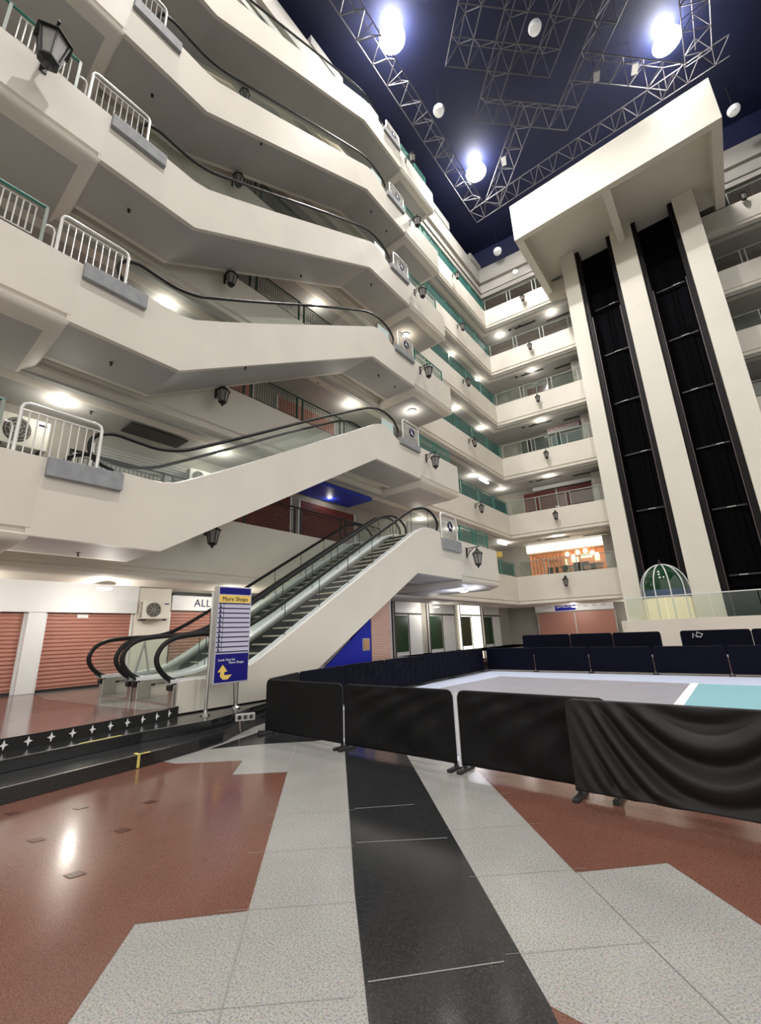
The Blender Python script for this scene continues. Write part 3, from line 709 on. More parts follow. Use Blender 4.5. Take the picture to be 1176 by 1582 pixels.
# panoramic cab
root = empty('panoramic_lift', (TX+3.97, WY+.12, ST+.1))
R = 1.2
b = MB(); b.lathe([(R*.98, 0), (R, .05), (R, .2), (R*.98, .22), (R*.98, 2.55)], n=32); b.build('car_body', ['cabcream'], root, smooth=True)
b = MB(); b.lathe([(R*1.0, 2.5), (R*1.0, 2.95)], n=32); b.build('blue_band', ['cabblue'], root, smooth=True)
dome = [(R*math.cos(a*PI/24), 2.95+1.5*math.sin(a*PI/24)) for a in range(0, 12)]+[(.05, 4.45)]
b = MB(); b.lathe(dome, n=32); b.build('dome', ['domegreen'], root, smooth=True)
for k in range(10):
    a = -PI/2+(k-4.5)*2*PI/10
    b = MB(); b.tube([(R*1.02*math.cos(a), R*1.02*math.sin(a), .1), (R*1.02*math.cos(a), R*1.02*math.sin(a), 2.95)]+[(r_*1.02*math.cos(a), r_*1.02*math.sin(a), z_+.01) for r_, z_ in dome[1:]], .035, 6)
    b.build('rib', ['whitemetal'], root, smooth=True)
b = MB(); b.lathe([(.16, 4.42), (.16, 4.5), (.06, 4.56), (.06, 4.75)], n=12); b.build('crown', ['black'], root)
tag(root, 'glass lift car with a dark green ribbed dome at the foot of the left shaft', 'lift car')
# low cream wall with glass balustrade in front of the lifts
b = MB(); b.box(-5.1, 9, 28.3, 28.55, ST, 1.86); b.box(-5.3, -4.85, 28.5, WY, ST, 1.86)
struct(b.build('wall_low', ['cream'], bevel=.01), 'low cream wall in front of the lifts')
root = empty('glass_balustrade', (-4.9, 28.42, 1.86))
for k in range(7):
    b = MB(); b.box(k*1.95+.02, k*1.95+1.93, -.006, .006, 0, 1.2); b.build('glass_pane', ['tower_glass'], root)
b = MB(); b.box(0, 13.6, -.03, .03, 1.2, 1.25); b.build('top_rail', ['whitemetal'], root)
tag(root, 'clear glass balustrade with a white top rail in front of the lift tower', 'balustrade')

# ------------------------------------------------------------------ roof space frame
ZT = 34.0; S2 = math.sqrt(.5)
def NP(i, j, z=ZT):
    p = 6.83+1.30*i; q = 14.12+1.34*j; return Vector(((p-q)*S2, (p+q)*S2, z))
cells = [(i, j) for j in (0, 1) for i in range(5)] + [(i, -1) for i in range(7)] + [(i, 3) for i in range(2, 7)] + [(2, 2)] + [(6, 0), (6, 1), (6, 2)] + [(4, j) for j in range(4, 8)] + [(i, 1) for i in range(7, 11)] + [(i, -2) for i in (2, 3, 4)] + [(i, -3) for i in range(0, 8)]
cells = [c for c in cells if c not in ((1, 0), (3, 0))]
edges = set(); b = MB()
def E(a, c, r=.035): b.bar(tuple(a), tuple(c), r, 5)
ap = {}
for (i, j) in set(cells):
    cs = [(i, j), (i+1, j), (i+1, j+1), (i, j+1)]
    for k in range(4): edges.add(tuple(sorted((cs[k], cs[(k+1) % 4]))))
    c0 = (NP(i, j)+NP(i+1, j+1))/2+Vector((0, 0, .75)); ap[(i, j)] = c0
    for c_ in cs: E(NP(*c_), c0, .026)
for (a, c_) in edges: E(NP(*a), NP(*c_))
for (i, j) in ap:
    for dd in ((1, 0), (0, 1)):
        if (i+dd[0], j+dd[1]) in ap: E(ap[(i, j)], ap[(i+dd[0], j+dd[1])], .03)
tag(b.build('space_frame', ['truss']), 'grey steel space frame of diagonal lattice squares hanging in the middle of the roof', 'roof truss')
def lattice(a, c_, w, label):
    global b
    a = Vector(a); c_ = Vector(c_); t = (c_-a).normalized(); n = Vector((-t.y, t.x, 0))*w
    L = (c_-a).length; k = round(L/1.35); b = MB()
    E(a, c_); E(a+n, c_+n); E(a+n/2+Vector((0, 0, .8)), c_+n/2+Vector((0, 0, .8)))
    for i in range(k):
        p0 = a+t*(L*i/k); p1 = a+t*(L*(i+1)/k); pm = (p0+p1)/2
        E(p0, pm+n, .028); E(pm+n, p1, .028); E(p0, pm+n/2+Vector((0, 0, .8)), .022); E(pm+n/2+Vector((0, 0, .8)), pm+n, .022)
        if i % 2 == 0: E(p0, p0+n, .028)
    return tag(b.build('perimeter_truss', ['truss']), label, 'roof truss', 'perimeter roof trusses')
lattice((-10.35, -4, ZT), (-10.35, 26.2, ZT), -1.2, 'long grey lattice truss under the roof parallel to the escalator side')
lattice((-10.35, 26.0, ZT), (6.2, 26.0, ZT), 1.25, 'grey lattice truss under the roof above the lift canopy')
lattice((5.4, 26.2, ZT), (5.4, -4, ZT), -1.3, 'grey lattice truss under the roof at the right side')
for i, (x, y, lab) in enumerate([(-8.54, 18.34, 'over the escalator side'), (-2.33, 18.41, 'within the lattice squares'), (6.33, 30.9, 'right of the lift canopy'), (-10.2, 30.9, 'in the far corner over the back gallery')]):
    b = MB(); b.lathe([(.10, .5), (.34, .42), (.36, .3), (.30, .1), (.05, 0)], n=20); o = b.build('dome_speaker', ['lampwhite'], loc=(x, y, 33.6), smooth=True)
    c2 = MB(); c2.bar((0, 0, .4), (0, 0, 2.6), .02, 6); c2.build('hanger', ['black'], o)
    tag(o, 'white round dome fitting hanging from the roof %s' % lab, 'ceiling fitting', 'white round roof fittings')
for i, (x, y, e_, lab) in enumerate([(1.68, 24.1, 0, 'beside the right glowing lamp'), (-6.6, 23.97, 0, 'beside the glowing lamp nearest the far corner'), (-.2, 23.0, 1, 'dim one next to the lattice')]):
    b = MB(); b.box(-.16, .16, -.28, .28, 0, .12); o = b.build('box_floodlight', ['lampwhite' if e_ == 0 else 'greyblock'], loc=(x, y, 33.75)); o.rotation_euler = (0, 0, .3)
    c2 = MB(); c2.bar((0, 0, .1), (0, 0, 2.45), .015, 6); c2.build('hanger', ['black'], o)
    tag(o, 'small rectangular box light under the roof, %s' % lab, 'roof light', 'box lights under the roof')
HB = [(-8.5, 23.4, 'in the far left'), (-8.7, 13.6, 'above the escalators'), (3.35, 23.9, "above the lift canopy's right end"), (-8.7, 3, 'at near left, added for floor light'), (3.3, 3, 'above the viewer, added for floor light')]  # last two lamps are added out of view to light the floor
hb0 = None
for i, (x, y, lab) in enumerate(HB):
    if hb0 is None:
        root = hb0 = empty('high_bay_lamp')
        b = MB(); b.lathe([(.08, .55), (.14, .45), (.16, .3), (.76, .05), (.78, 0), (.74, 0)], n=24); b.build('reflector', ['whitemetal'], root, smooth=True)
        b = MB(); b.lathe([(.74, .02), (.6, -.08), (.05, -.14)], n=24); b.build('lens', ['highbay'], root, smooth=True)
        b = MB(); b.bar((0, 0, .5), (0, 0, 1.0), .03, 6); b.build('hanger', ['black'], root)
    else: root = copy_tree(hb0)
    root.location = (x*1.043, y*1.043, 35.2)
    tag(root, 'glaring white high bay lamp hanging from the roof %s' % lab, 'roof lamp', 'high bay lamps under the roof')
    la = bpy.data.lights.new('lamp', 'SPOT'); la.energy = 4600 if i != 2 else 1800; la.spot_size = math.radians(165); la.spot_blend = .35; la.shadow_soft_size = .35; la.color = (1, .97, .92)
    lo = bpy.data.objects.new('high_bay_light', la); C.objects.link(lo); lo.parent = root; lo.location = (0, 0, -.2)
    la = bpy.data.lights.new('added_glare', 'POINT'); la.energy = (1100, 900, 500, 300, 300)[i]; la.shadow_soft_size = .3  # added light above the reflector, standing in for lens glare
    lo = bpy.data.objects.new('added_glare_light', la); C.objects.link(lo); lo.parent = root; lo.location = (0, 0, .52)

# ------------------------------------------------------------------ ground floor shops on the left (x = -14.6)
XS = -14.6
def shutter(name, y0, y1, z0, z1, x, m, label, group):
    root = empty(name, (x, y0, z0)); W = y1-y0; H = z1-z0; b = MB()
    k = int(H/.1); 
    pts = []
    for i in range(k):
        z = H*i/k; h = H/k; pts += [(.0, z), (.035, z+h*.3), (.035, z+h*.7), (.0, z+h*.98)]
    poly = [(p[0], p[1]) for p in pts]+[(-.03, H), (-.03, 0)]
    b.prism(poly, 'y', 0, W); b.build('slat_curtain', [m], root)
    for yg in (0, W): b = MB(); b.box(-.03, .06, yg-.03, yg+.03, 0, H); b.build('side_guide', ['whitemetal'], root)
    b = MB(); b.box(-.03, .05, 0, W, 0, .07); b.build('bottom_bar', ['black'], root)
    return tag(root, label, 'shutter', group)
GS = 'brown roller shutters on the ground floor'
shutter('roller_shutter', .4, 3.17, ST, 2.5, XS+.05, 'shutter', 'brown roller shutter at the far left edge, left of the white pillar', GS)
shutter('roller_shutter', 3.62, 5.8, ST, 2.5, XS+.05, 'shutter', 'wide brown roller shutter between the white pillar and the air conditioner', GS)
shutter('roller_shutter', 6.95, 11.2, ST, 2.58, XS+.05, 'shutter', 'brown roller shutter under the ALL shop sign', GS)
b = MB(); b.box(XS, XS+.25, 3.2, 3.58, ST, 2.52); struct(b.build('wall_pillar', ['white_wall'], bevel=.01), 'white pillar between the brown shutters')
b = MB(); b.box(XS, XS+.22, 5.85, 6.9, ST, 3.3); struct(b.build('wall_pier', ['cream'], bevel=.01), 'cream pier behind the wall mounted air conditioner')
b = MB(); b.box(XS, XS+.28, -4, 5.85, 2.5, 3.35); o = struct(b.build('trim_9', ['white_wall']), 'white blank fascia above the brown shutters')
root = empty('shop_sign', (XS+.1, 6.95, 2.62))
b = MB(); b.box(0, .12, 0, 5.0, 0, .48); b.build('sign_board', ['white_wall'], root)
b = MB(); b.box(0, .14, 0, 5.0, .48, .56); b.build('top_edge', ['black'], root)
text('ALL', .36, 'darkblue_ink', root, (.125, 1.05, .24), (PI/2, 0, PI/2))
b = MB(); b.prism([(1.62+.16*math.cos(k*PI/4)*(1 if k % 2 else .7), .22+.18*math.sin(k*PI/4)*(1 if k % 2 else .7)) for k in range(8)], 'x', .12, .13); b.build('red_emblem', ['red_ink'], root)
tag(root, 'long white shop sign with dark blue letters ALL and a red emblem', 'sign')
b = MB(); b.box(XS+.05, XS+.1, 6.95, 11, 3.2, 3.3)
b = MB(); b.box(XS+.095, XS+.1, 4.35, 4.62, 2.36, 2.46); tag(b.build('paper_notice', ['white_wall']), 'small white paper notice at the top of the wide brown shutter', 'notice')
# outdoor air conditioner units
def make_ac():
    root = empty('air_conditioner_unit')
    b = MB(); b.box(-.32, 0, 0, .95, 0, .62); b.build('casing', ['ac'], root, bevel=.015)
    b = MB(); b.prism([(.36+.25*math.cos(k*PI/12), .31+.25*math.sin(k*PI/12)) for k in range(24)], 'x', 0, .012); b.build('fan_opening', ['vent'], root)
    b = MB()
    for r_ in (.08, .15, .22): b.tube([(.02, .36+r_*math.cos(k*PI/10), .31+r_*math.sin(k*PI/10)) for k in range(20)], .006, 4, closed=True)
    for k in range(8): a = k*PI/4; b.bar((.02, .36, .31), (.02, .36+.25*math.cos(a), .31+.25*math.sin(a)), .005)
    b.build('fan_grille', ['socket'], root)
    b = MB(); b.box(-.3, .02, -.02, 0, -.05, 0); b.box(-.3, .0, .1, .14, -.05, 0); b.box(-.3, 0, .8, .84, -.05, 0); b.build('bracket', ['black'], root)
    b = MB(); b.box(-.001, .004, .72, .88, .5, .54); b.build('maker_label', ['darkblue_ink'], root)
    b = MB()
    for k in range(9): b.box(-.26, -.04, -.006, 0, .06+k*.06, .09+k*.06)
    b.build('side_louvres', ['vent'], root)
    return root
ac = make_ac(); ac.location = (XS+.58, 5.9, 2.32); ac.scale = (.85, .88, .88); tag(ac, 'cream outdoor air conditioner on the pier between the ground floor shutters', 'air conditioner')
o = copy_tree(ac); o.location = (-14.15, 1.75, 6.85); o.scale = (1.2, 1.2, 1.4); tag(o, 'white outdoor air conditioner on the rear wall seen through the near first floor guard rail', 'air conditioner')
o = copy_tree(ac); o.location = (-14.1, 7.0, 7.0); o.scale = (.9, .9, .9); tag(o, 'small air conditioner high on the rear wall of the first floor gallery', 'air conditioner')
# A-frame stand behind the escalator foot
root = empty('a_frame_stand', (-11.0, 4.75, .86))
b = MB(); b.bar((0, -.27, 0), (0, 0, .75), .025, 5); b.bar((0, .27, 0), (0, 0, .75), .025, 5); b.bar((-.3, -.1, 0), (0, 0, .75), .02, 5); b.build('frame', ['socket'], root)
root.location.z = ST; root.scale = (1, 1, 1.55); tag(root, 'grey A-frame stand between the handrails of the escalators', 'stand')

# first and upper floor shutters behind the left galleries
for n, ys in ((1, (-1, 4.1, 8.2, 12.4)), (2, (1, 6, 11)), (3, (1, 6, 11)), (4, (1, 6, 11))):
    for k, y in enumerate(ys):
        shutter('roller_shutter', y, y+3.7, TG(n)-.19, TG(n)+2.3, XS+.05, 'socket' if n == 1 and k < 2 else 'redshutter' if n == 1 else 'shutter', 'roller shutter behind the left %s floor gallery, %s from the near end' % (ORD[n], ('first', 'second', 'third', 'fourth')[k]), 'shutters behind the left galleries')
b = MB(); b.box(-14.4, -12.8, 10.5, 15.5, 7.9, 8.05); o = b.build('blue_light_panel', ['bluelit']); tag(o, 'coloured panel standing for blue light on the first floor gallery soffit behind the escalators', 'ceiling panel')
root = empty('red_shop_sign', (-13.2, 19.6, 5.9))
b = MB(); b.box(-.06, 0, 0, 2.4, 0, .7); b.build('sign_board', ['redlit'], root)
text('Cre', .5, 'white_ink', root, (.012, .9, .3), (PI/2, 0, PI/2))
tag(root, 'glowing red shop sign with white letters behind the head of the front escalator', 'sign')
b = MB(); b.box(-13.3, -13.2, 19.0, 22.4, 6.62, 7.6); tag(b.build('pink_panel', ['shopwhite']), 'pale panel above the glowing red shop sign', 'panel')

# ------------------------------------------------------------------ far left ground floor behind the court (under the bays)
for k, (y, w, m, lab) in enumerate([(12.2, 1.6, 'shopwhite', 'pale shop panel under the front escalator, left of the metal gate'), (16.4, 1.3, 'shopwhite', 'white shop panel with poster marks behind the metal gate'), (19.0, 2.6, 'shopwhite', 'white shop front under the landing bay, left one'), (22.4, 3.0, 'shopwhite', 'white shop front under the far left gallery, middle one'), (26.2, 3.0, 'cafesign', 'bright lit shop front near the far left ground floor corner'), (29.6, 2.8, 'shopwhite', 'cream shop front in the very far left ground floor corner')]):
    root = empty('shop_unit', (-14.4, y, ST)); b = MB(); b.box(-.1, 0, 0, w, 0, 2.9); b.build('panel', [m], root)
    b = MB(); b.box(0, .03, 0, w, 2.15, 2.25); b.box(0, .03, w*.5-.03, w*.5+.03, 0, 2.2); b.box(0, .04, 0, .06, 0, 2.9); b.build('frame', ['vent' if m != 'cafesign' else 'greyrail'], root)
    b = MB(); b.box(0, .02, .1, w*.5-.1, .2, 2.1); b.build('window_pane', ['domegreen'], root)
    tag(root, lab, 'shop front', 'shop fronts on the far left ground floor')
root = empty('metal_gate', (-10.6, 12.6, ST))
b = MB()
for k in range(12): b.box(-.015, .015, k*.09, k*.09+.02, 0, 2.5)
b.build('bars', ['whitemetal'], root); b = MB(); b.box(-.03, .03, -.06, 0, 0, 2.6); b.box(-.03, .03, 1.08, 1.14, 0, 2.6); b.box(-.03, .03, 0, 1.1, 2.5, 2.58); b.box(-.03, .03, 0, 1.1, .9, .96); b.build('frame', ['white_wall'], root)
tag(root, 'white barred metal gate standing under the landing of the front escalator', 'gate')

# ------------------------------------------------------------------ back wall shops
def bwroot(name, u, off, z): 
    p = BW(u, off, z); return empty(name, p, BE)
def bshutter(u0, u1, z0, z1, m, label):
    root = bwroot('roller_shutter', u0, 3.2, z0); W = u1-u0; H = z1-z0; b = MB(); k = int(H/.12)
    for i in range(k): b.box(0, W, -.04, 0, H*i/k, H*(i+.75)/k)
    b.box(0, W, -.01, .05, 0, H); b.build('slat_curtain', [m], root)
    for x in (0, W*.5, W): b = MB(); b.box(x-.04, x+.04, -.07, 0, 0, H); b.build('side_guide', ['socket'], root)
    return tag(root, label, 'shutter', 'shutters on the back galleries')
bshutter(.4, 5.8, ST, 2.75, 'shutter', 'brown shutter under the blue lettered sign on the back ground floor')
bshutter(.5, 5.8, TG(2)-.19, 12.5, 'redshutter', 'dark red shutter on the back gallery of the second floor')
bshutter(.9, 3.2, TG(3)-.19, 17.3, 'vent', 'dark shop opening on the back gallery of the third floor, left of the showroom')
bshutter(3.4, 5.8, TG(3)-.19, 17.0, 'greenpan', 'green tinted shop front below the showroom lettering')
bshutter(2.0, 3.7, TG(4)-.19, 22.0, 'redshutter', 'brown curtained front on the back gallery of the fourth floor')
bshutter(1.0, 6.0, TG(5)-.19, 26.6, 'vent', 'dark shop front on the back gallery of the fifth floor')
root = bwroot('shop_sign', .3, 3.1, 2.82)
b = MB(); b.box(0, 5.5, -.08, .1, 0, .66); b.build('sign_board', ['white_wall'], root)
b = MB(); b.box(1.5, 2.95, -.1, -.08, .05, .62); b.build('blue_plate', ['blue'], root)
text('SAMSUNG', .27, 'white_ink', root, (2.22, -.105, .33), (PI/2, 0, 0))
for k, u in enumerate((.55, .95, 3.5, 4.1, 4.7)): b = MB(); b.box(u, u+.32, -.09, -.08, .28, .36); b.build('small_print', ['socket'], root)
tag(root, 'white fascia with a blue plate lettered SAMSUNG on the back ground floor', 'sign')
root = bwroot('showroom_sign', 3.2, 2.9, 17.25); b = MB(); b.box(0, 2.5, 0, .06, 0, .7); b.build('sign_board', ['shopwhite'], root)
text('SHOWROOM', .42, 'red_ink', root, (1.3, -.01, .33), (PI/2, 0, 0)); tag(root, 'pale sign with red letters SHOWROOM on the third floor back gallery', 'sign')
b = MB(); b.box(0, 1.2, 0, .06, 0, .9); o = b.build('lit_panel', ['white_wall']); o.location = BW(3.2, 2.9, 20.3); o.rotation_euler = (0, 0, BE); tag(o, 'white lit panel on the fourth floor back gallery', 'panel')
b = MB(); b.box(0, 4.6, 0, .05, 0, .3); o = b.build('pale_panel', ['shopwhite']); o.location = BW(1.4, 2.9, 12.55); o.rotation_euler = (0, 0, BE); tag(o, 'dull pale panel above the dark red shutter on the second floor', 'panel')
b = MB(); b.box(0, .5, -1.5, 1.5, 0, 3.1); 
for n in (1, 2, 3, 4): 
    b = MB(); b.box(0, .9, 0, .3, 0, 2.7); o = b.build('pier', ['brownwall']); o.location = BW(6.0, 1.2, TG(n)-.19); o.rotation_euler = (0, 0, BE); struct(o, 'brown pier beside the lift tower, %s floor' % ORD[n])
# lit café on the first floor
zc = TG(1)-.19
root = bwroot('cafe', .35, 3.0, zc+.01)
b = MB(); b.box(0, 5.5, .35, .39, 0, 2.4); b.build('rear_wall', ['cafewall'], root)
b = MB(); b.box(-.05, 5.55, -.25, 0, 2.28, 2.88); b.build('fascia', ['cafesign'], root)
text('AJI', .3, 'cafewood', root, (2.3, -.26, 2.62), (PI/2, 0, 0))
for k in range(11):
    b = MB(); x = .25+k*.26; b.box(x, x+.07, .0, .08, 0, 2.25); b.build('timber_slat', ['cafewood'], root)
b = MB(); b.bar((.1, .1, 2.2), (1.9, .1, 1.3), .04); b.bar((.8, .1, 1.7), (2.4, .1, 1.4), .04); b.build('timber_brace', ['cafewood'], root)
b = MB(); b.box(.1, 5.4, -.02, .35, 2.15, 2.28); b.build('timber_ceiling', ['cafewood'], root)
for k, (x, z, w_, h_) in enumerate([(3.1, 1.25, .5, .4), (3.8, 1.5, .8, .3), (4.75, 1.2, .35, .5), (2.6, 1.0, .3, .6)]):
    b = MB(); b.box(x, x+w_, .30, .345, z, z+h_); b.build('menu_board', ['menu'], root)
b = MB(); b.box(2.3, 5.2, .05, .3, 0, .95); b.build('counter', ['brownwall' if False else 'cafewood'], root)
b = MB(); b.box(2.2, 5.3, .0, .32, .95, 1.0); b.build('counter_top', ['black'], root)
b = MB(); b.box(3.2, 4.3, .2, .3, 1.0, 1.22); b.build('dark_shelf', ['black'], root)
tag(root, 'warmly lit cafe front with timber slats on the first floor of the back gallery', 'cafe')
gl0 = None
for k, (u, z) in enumerate([(2.95, 2.0), (3.7, 2.05), (4.25, 2.1), (4.7, 1.9), (5.0, 1.72), (3.35, 1.75)]):
    if gl0 is None:
        b = MB(); b.lathe([(.04, .18), (.12, .15), (.16, .04), (.14, -.08), (.05, -.15)], n=14); o = gl0 = b.build('globe_lamp', ['lampglobe'], smooth=True)
        c2 = MB(); c2.bar((0, 0, .15), (0, 0, .9), .01); c2.build('cord', ['black'], o)
    else: o = copy_tree(gl0)
    o.location = BW(.35+u, 2.75, zc+z-.15); tag(o, 'glowing cream globe lamp in the cafe front, %s from the left' % ('second', 'fourth', 'fifth', 'sixth', 'last', 'third')[k], 'lamp', 'globe lamps of the cafe')
ch = None
for k in range(6):
    if ch is None:
        root = ch = empty('cafe_chair')
        b = MB(); b.box(-.2, .2, -.2, .2, .42, .47); b.build('seat', ['black'], root)
        b = MB(); b.box(-.2, .2, .17, .2, .5, .95); b.build('backrest', ['black'], root)
        for sx in (-.17, .17):
            for sy in (-.17, .17): b = MB(); b.box(sx-.02, sx+.02, sy-.02, sy+.02, 0, .42); b.build('leg', ['black'], root)
    else: root = copy_tree(ch)
    root.location = BW(2.0+k*.62, 2.2+(k % 2)*.3, zc); root.rotation_euler = (0, 0, BE+(k % 3)*1.3)
    tag(root, 'dark cafe chair on the first floor back gallery, %s from the left' % ('first', 'second', 'third', 'fourth', 'fifth', 'sixth')[k], 'chair', 'dark chairs in front of the cafe')
b = MB(); b.box(-.35, .35, -.06, .06, 0, .4); o = b.build('yellow_sign', ['signyellow']); o.location = (-13.2, 30.6, 6.9); o.rotation_euler = (0, 0, .6); tag(o, 'small yellow hanging sign in the far corner of the first floor', 'sign')
tb0 = None
for k, (x, y, z, lab) in enumerate([(-13.2, 29.6, 12.75, 'second floor far corner'), (-12.9, 31.0, 8.0, 'first floor far corner')]):
    b = MB(); b.box(-.08, .08, -.7, .7, -.1, 0); o = b.build('tube_lamp', ['tubelight'], loc=(x, y, z)); tag(o, 'bright tube lamp under the soffit in the %s' % lab, 'tube lamp')

# ------------------------------------------------------------------ court mats and cloth barriers
b = MB(); b.prism([(-6.6, 5.4), (3.5, 5.4), (3.5, 17.3), (-8.4, 17.3), (-8.3, 13), (-8.05, 10.4), (-7.75, 8.4), (-7.3, 6.6)], 'z', .002, .012); m_ = b.build('court_surround', ['court_white']); tag(m_, 'pale blue white mat surround of the sports court', 'mat')
b = MB(); b.prism([(-7.3, 5.6), (-1.33, 5.6), (-1.4, 15.1), (-7.05, 15.5), (-7.3, 12.3)], 'z', .013, .018); tag(b.build('court_mat', ['court_grey']), 'grey lilac court mat left of the white line', 'mat')
b = MB(); b.box(-1.4, -1.22, 5.5, 15.2, .019, .024); tag(b.build('court_line', ['court_line']), 'white line dividing the grey and turquoise court mats', 'court line')
b = MB(); b.box(-1.25, 3.4, 5.6, 15.1, .013, .018); tag(b.build('court_mat', ['court_teal']), 'turquoise court mat right of the white line', 'mat')
def barrier(p0, p1, h, label, fold='flat', m='cloth', feet=True, z0=0., seed=0, r0=.08, group='cloth court barriers'):
    p0 = Vector((p0[0], p0[1], z0)); p1 = Vector((p1[0], p1[1], z0)); L = (p1-p0).length; rz = math.atan2(p1.y-p0.y, p1.x-p0.x)
    root = empty('cloth_barrier', p0, rz); rnd = random.Random(seed)
    bot = .07
    fr = MB(); fr.tube([(.02, 0, bot), (.02, 0, h-r0), (.04, 0, h-.03), (r0, 0, h-.01), (L-r0, 0, h-.01), (L-.04, 0, h-.03), (L-.02, 0, h-r0), (L-.02, 0, bot)], .014, 6); fr.build('frame', ['black'], root, smooth=True)
    nx, nz = (130, 60) if fold == 'swag' else (64, 32); c = MB(); V = []
    ph = [rnd.uniform(0, 6) for _ in range(6)]
    for i in range(nx+1):
        row = []
        for j in range(nz+1):
            u, v = i/nx, j/nz; x = u*L; zt_ = h
            if x < r0: zt_ = h-(r0-math.sqrt(max(0, r0*r0-(r0-x)**2)))
            if L-x < r0: zt_ = h-(r0-math.sqrt(max(0, r0*r0-(r0-(L-x))**2)))
            z = bot+(zt_-bot)*v
            env = min(1, 6*u, 6*(1-u))*min(1, 8*v+.1)*min(1, 6*(1-v))
            if fold == 'swag':
                s_ = v + 1.35*(1-(2*(u-.08)/1.0-1.0)**2) ; y = .05*env*math.sin(s_*16+ph[0])*(.4+.6*math.sin(PI*min(1, max(0, u))))+.004*env*math.sin(s_*27+ph[1])
            elif fold == 'soft':
                y = env*(.018*math.sin(9*u+6*v+ph[0])+.012*math.sin(21*u-5*v*v*3+ph[1])+.008*math.sin(40*u+ph[2]))
            else: y = env*.006*math.sin(7*u+3*v+ph[0])
            row.append(c.bm.verts.new((x, -.02-y, z)))
        V.append(row)
    for i in range(nx):
        for j in range(nz): c.bm.faces.new([V[i][j], V[i+1][j], V[i+1][j+1], V[i][j+1]])
    o = c.build('cloth', [m], root, smooth=True); sd = o.modifiers.new('s', 'SOLIDIFY'); sd.thickness = .006
    if feet:
        for x in (.03, L-.03):
            q = MB(); q.box(x-.03, x+.03, -.17, .17, 0, .035); q.box(x-.015, x+.015, -.02, .02, 0, .1); q.build('foot', ['black'], root, bevel=.005)
    return tag(root, label, 'barrier', group)
H = .9
barrier((-6.85, 5.17), (-4.93, 5.13), H, 'black cloth barrier at the left corner of the court front, next to the power sockets', 'flat', seed=1)
barrier((-4.88, 5.12), (-3.0, 5.11), H, 'black cloth barrier of the court front over the black floor stripe', 'soft', seed=2)
barrier((-2.93, 5.11), (-1.2, 5.08), H, 'black cloth barrier of the court front right of the white gap', 'soft', seed=3)
barrier((-1.58, 4.93), (.42, 4.9), H, 'nearest black cloth barrier with deep hanging curved folds at the right', 'swag', m='cloth_highlit', seed=4)
barrier((.46, 4.9), (2.4, 4.88), H, 'black cloth barrier beyond the right edge of the nearest one', 'soft', seed=5)
b = MB(); b.box(-2.978, -2.95, 5.10, 5.13, .04, H-.04); tag(b.build('white_pole', ['white_ink']), 'thin white pole between two black cloth barriers', 'pole')
side = [(-6.9, 5.22), (-7.55, 6.5), (-7.98, 8.3), (-8.25, 10.3), (-8.42, 12.4), (-8.5, 14.6), (-8.55, 17.2)]
for k in range(6):
    barrier(side[k], side[k+1], H, 'dark navy cloth barrier along the left side of the court, %s from the front corner' % ('first', 'second', 'third', 'fourth', 'fifth', 'sixth')[k], 'soft' if k > 1 else 'flat', m='navycloth' if k else 'cloth', seed=10+k)
for k in range(6):
    x = -8.5+k*2.0
    barrier((x, 17.5), (x+1.97, 17.5), H, 'navy cloth barrier at the far end of the court, %s from the left' % ('first', 'second', 'third', 'fourth', 'fifth', 'sixth')[k], 'flat', m='navycloth', seed=20+k)
for k, (x0, x1) in enumerate([(-7.6, -5.6), (-5.59, -4.0), (-3.99, -2.38), (-1.78, .2), (.21, 2.2)]):
    barrier((x0, 19.3), (x1, 19.3), H-.02, 'second row navy cloth barrier behind the court, %s from the left' % ('first', 'second', 'third', 'fourth', 'fifth')[k], 'flat', m='navycloth', z0=ST, seed=30+k, group='second row of cloth barriers')
q = MB(); q.tube([(-1.42, 19.26, 1.10), (-1.40, 19.26, 1.26), (-1.30, 19.26, 1.12), (-1.28, 19.26, 1.30), (-1.12, 19.26, 1.22), (-1.2, 19.26, 1.12), (-1.3, 19.26, 1.16)], .014, 5); tag(q.build('white_scribble_logo', ['white_ink']), 'small white squiggle emblem on a navy barrier in the second row', 'emblem')

# ------------------------------------------------------------------ directory sign
root = empty('directory_sign', (-7.86, 4.62, .313), math.atan2(.98, .06))   # local x runs along the sign, local -y faces the court
W = .80; zb, ztp = .50, 2.33
b = MB(); b.box(.06, W, 0, .16, zb, ztp); b.build('sign_case', ['socket'], root, bevel=.006)
b = MB(); b.box(.07, W-.01, -.008, 0, zb+.01, ztp-.01); b.build('face_panel', ['signwhite'], root)
def rect(x0, x1, z0, z1, m, y=-.012, nm='panel'): q = MB(); q.box(x0, x1, y, -.007, z0, z1); return q.build(nm, [m], root)
Hs = ztp-zb
def zz(f): return ztp-Hs*f
rect(.09, W-.03, zz(.085), zz(.015), 'signblue', nm='blue_header'); rect(.09, W-.03, zz(.175), zz(.095), 'signyellow', nm='yellow_header')
text('More Shops', .115, 'darkblue_ink', root, (.43, -.013, zz(.136)), (PI/2, 0, 0), sx=.95)
rows = [.185+k*.0500 for k in range(11)]
for k, fz in enumerate(rows):
    rect(.08, W-.03, zz(fz)-.011, zz(fz)+.009, 'darkblue_ink', nm='row_line')
    if k < 10:
        q = MB(); zc_ = zz(fz+.027); q.prism([(.115, zc_-.025), (.115, zc_+.01), (.105, zc_+.01), (.125, zc_+.035), (.145, zc_+.01), (.135, zc_+.01), (.135, zc_-.008), (.16, zc_-.008), (.15, zc_-.028), (.13, zc_-.032)], 'y', -.012, -.007); q.build('arrow_glyph', ['darkblue_ink'], root)
rect(.19, .197, zz(.685), zz(.185), 'darkblue_ink', nm='column_line')
rect(.085, W-.02, zz(.985), zz(.705), 'signblue', nm='blue_footer')
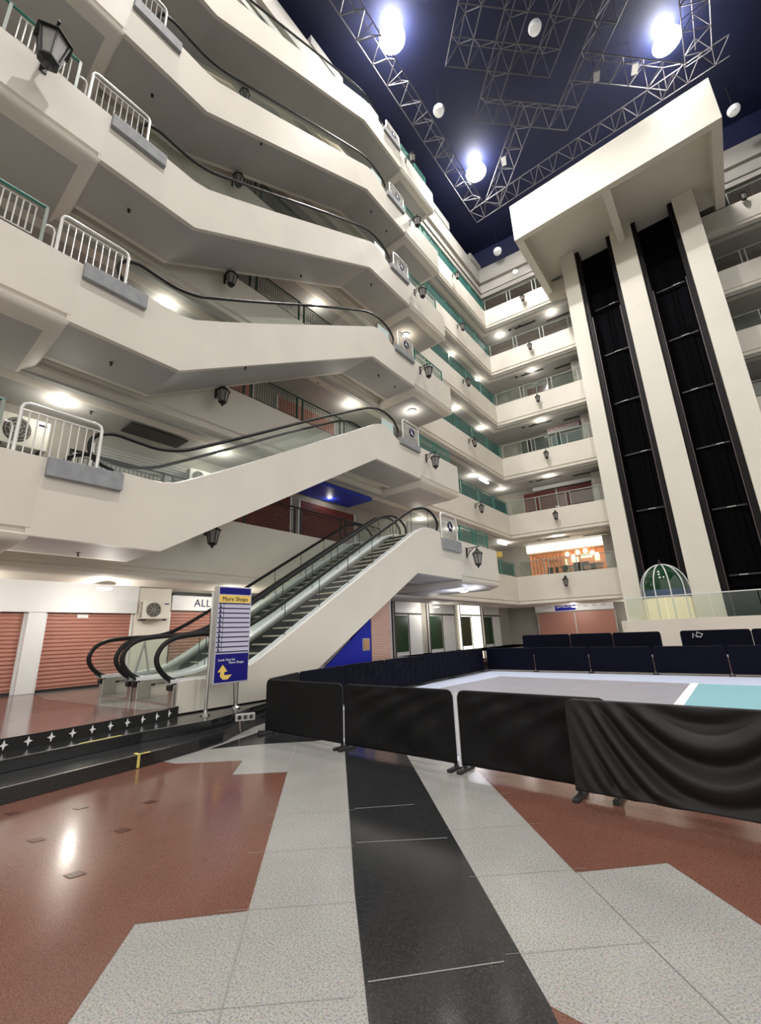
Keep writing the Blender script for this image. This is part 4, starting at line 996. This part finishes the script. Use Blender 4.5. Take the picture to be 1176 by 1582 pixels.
text('Look Out for', .062, 'white_ink', root, (.14, -.014, zz(.765)), (PI/2, 0, 0), align='LEFT')
text('More Shops', .062, 'white_ink', root, (.36, -.014, zz(.795)), (PI/2, 0, 0), align='LEFT')
q = MB(); z0 = zz(.97); A = [(.20, z0+.16), (.145, z0+.16), (.245, z0+.29), (.345, z0+.16), (.285, z0+.16), (.285, z0+.10), (.44, z0+.10), (.36, z0+.02), (.26, z0+.02), (.20, z0+.08)]
q.prism(A, 'y', -.0135, -.012); q.build('arrow', ['signyellow'], root)
for x in (-.04, W-.1):
    q = MB(); q.tube([(x, .22 if x > 0 else -.02, 0), (x, .22 if x > 0 else -.02, (ztp-.12 if x < 0 else zb+.2))], .028, 10); q.build('pole', ['steel'], root, smooth=True)
    q = MB(); q.lathe([(.09, 0), (.09, .02), (.04, .05), (.035, .09)], x, .22 if x > 0 else -.02, 12); q.build('base_plate', ['steel'], root)
q = MB(); q.tube([(.62, .22, zb+.02), (.66, .22, .03)], .008, 6); q.build('stay', ['black'], root)
tag(root, 'tall blue and yellow directory sign lettered More Shops on two steel poles', 'sign')
# power sockets
root = empty('power_socket_strip', (-7.42, 5.24, .10), math.atan2(.85, -.42))
b = MB(); b.box(0, .34, -.03, .02, .09, .21); b.build('housing', ['socket'], root, bevel=.008)
for k in range(3):
    b = MB(); b.prism([(.07+k*.1+.036*math.cos(a*PI/8), .15+.036*math.sin(a*PI/8)) for a in range(16)], 'y', -.036, -.03); b.build('socket', ['black' if k == 0 else 'vent'], root)
b = MB(); b.tube([(.08, -.02, .09), (.085, -.03, -.02), (.1, -.02, -.09)], .008, 6); b.build('cable', ['brick'], root)
root.rotation_euler = (0, 0, math.radians(62)); root.location = (-7.33, 4.86, .12)
tag(root, 'grey triple power socket strip on the black step between sign and barrier', 'power socket')

# ------------------------------------------------------------------ world, view
w = bpy.data.worlds.new('world'); bpy.context.scene.world = w; w.use_nodes = True
nt = w.node_tree; bg = nt.nodes['Background']; bg.inputs[1].default_value = 1.05
tc = nt.nodes.new('ShaderNodeTexCoord'); sx = nt.nodes.new('ShaderNodeSeparateXYZ'); mr = nt.nodes.new('ShaderNodeValToRGB')
nt.links.new(tc.outputs['Generated'], sx.inputs[0]); nt.links.new(sx.outputs[2], mr.inputs[0])
mr.color_ramp.elements[0].position = 0; mr.color_ramp.elements[0].color = (.05, .047, .045, 1)
mr.color_ramp.elements[1].position = .10; mr.color_ramp.elements[1].color = (1, .965, .91, 1)
nt.links.new(mr.outputs[0], bg.inputs[0])
sc = bpy.context.scene
sc.view_settings.view_transform = 'Standard'; sc.view_settings.look = 'None'; sc.view_settings.gamma = 1; sc.view_settings.exposure = .3
sc.view_settings.use_curve_mapping = False
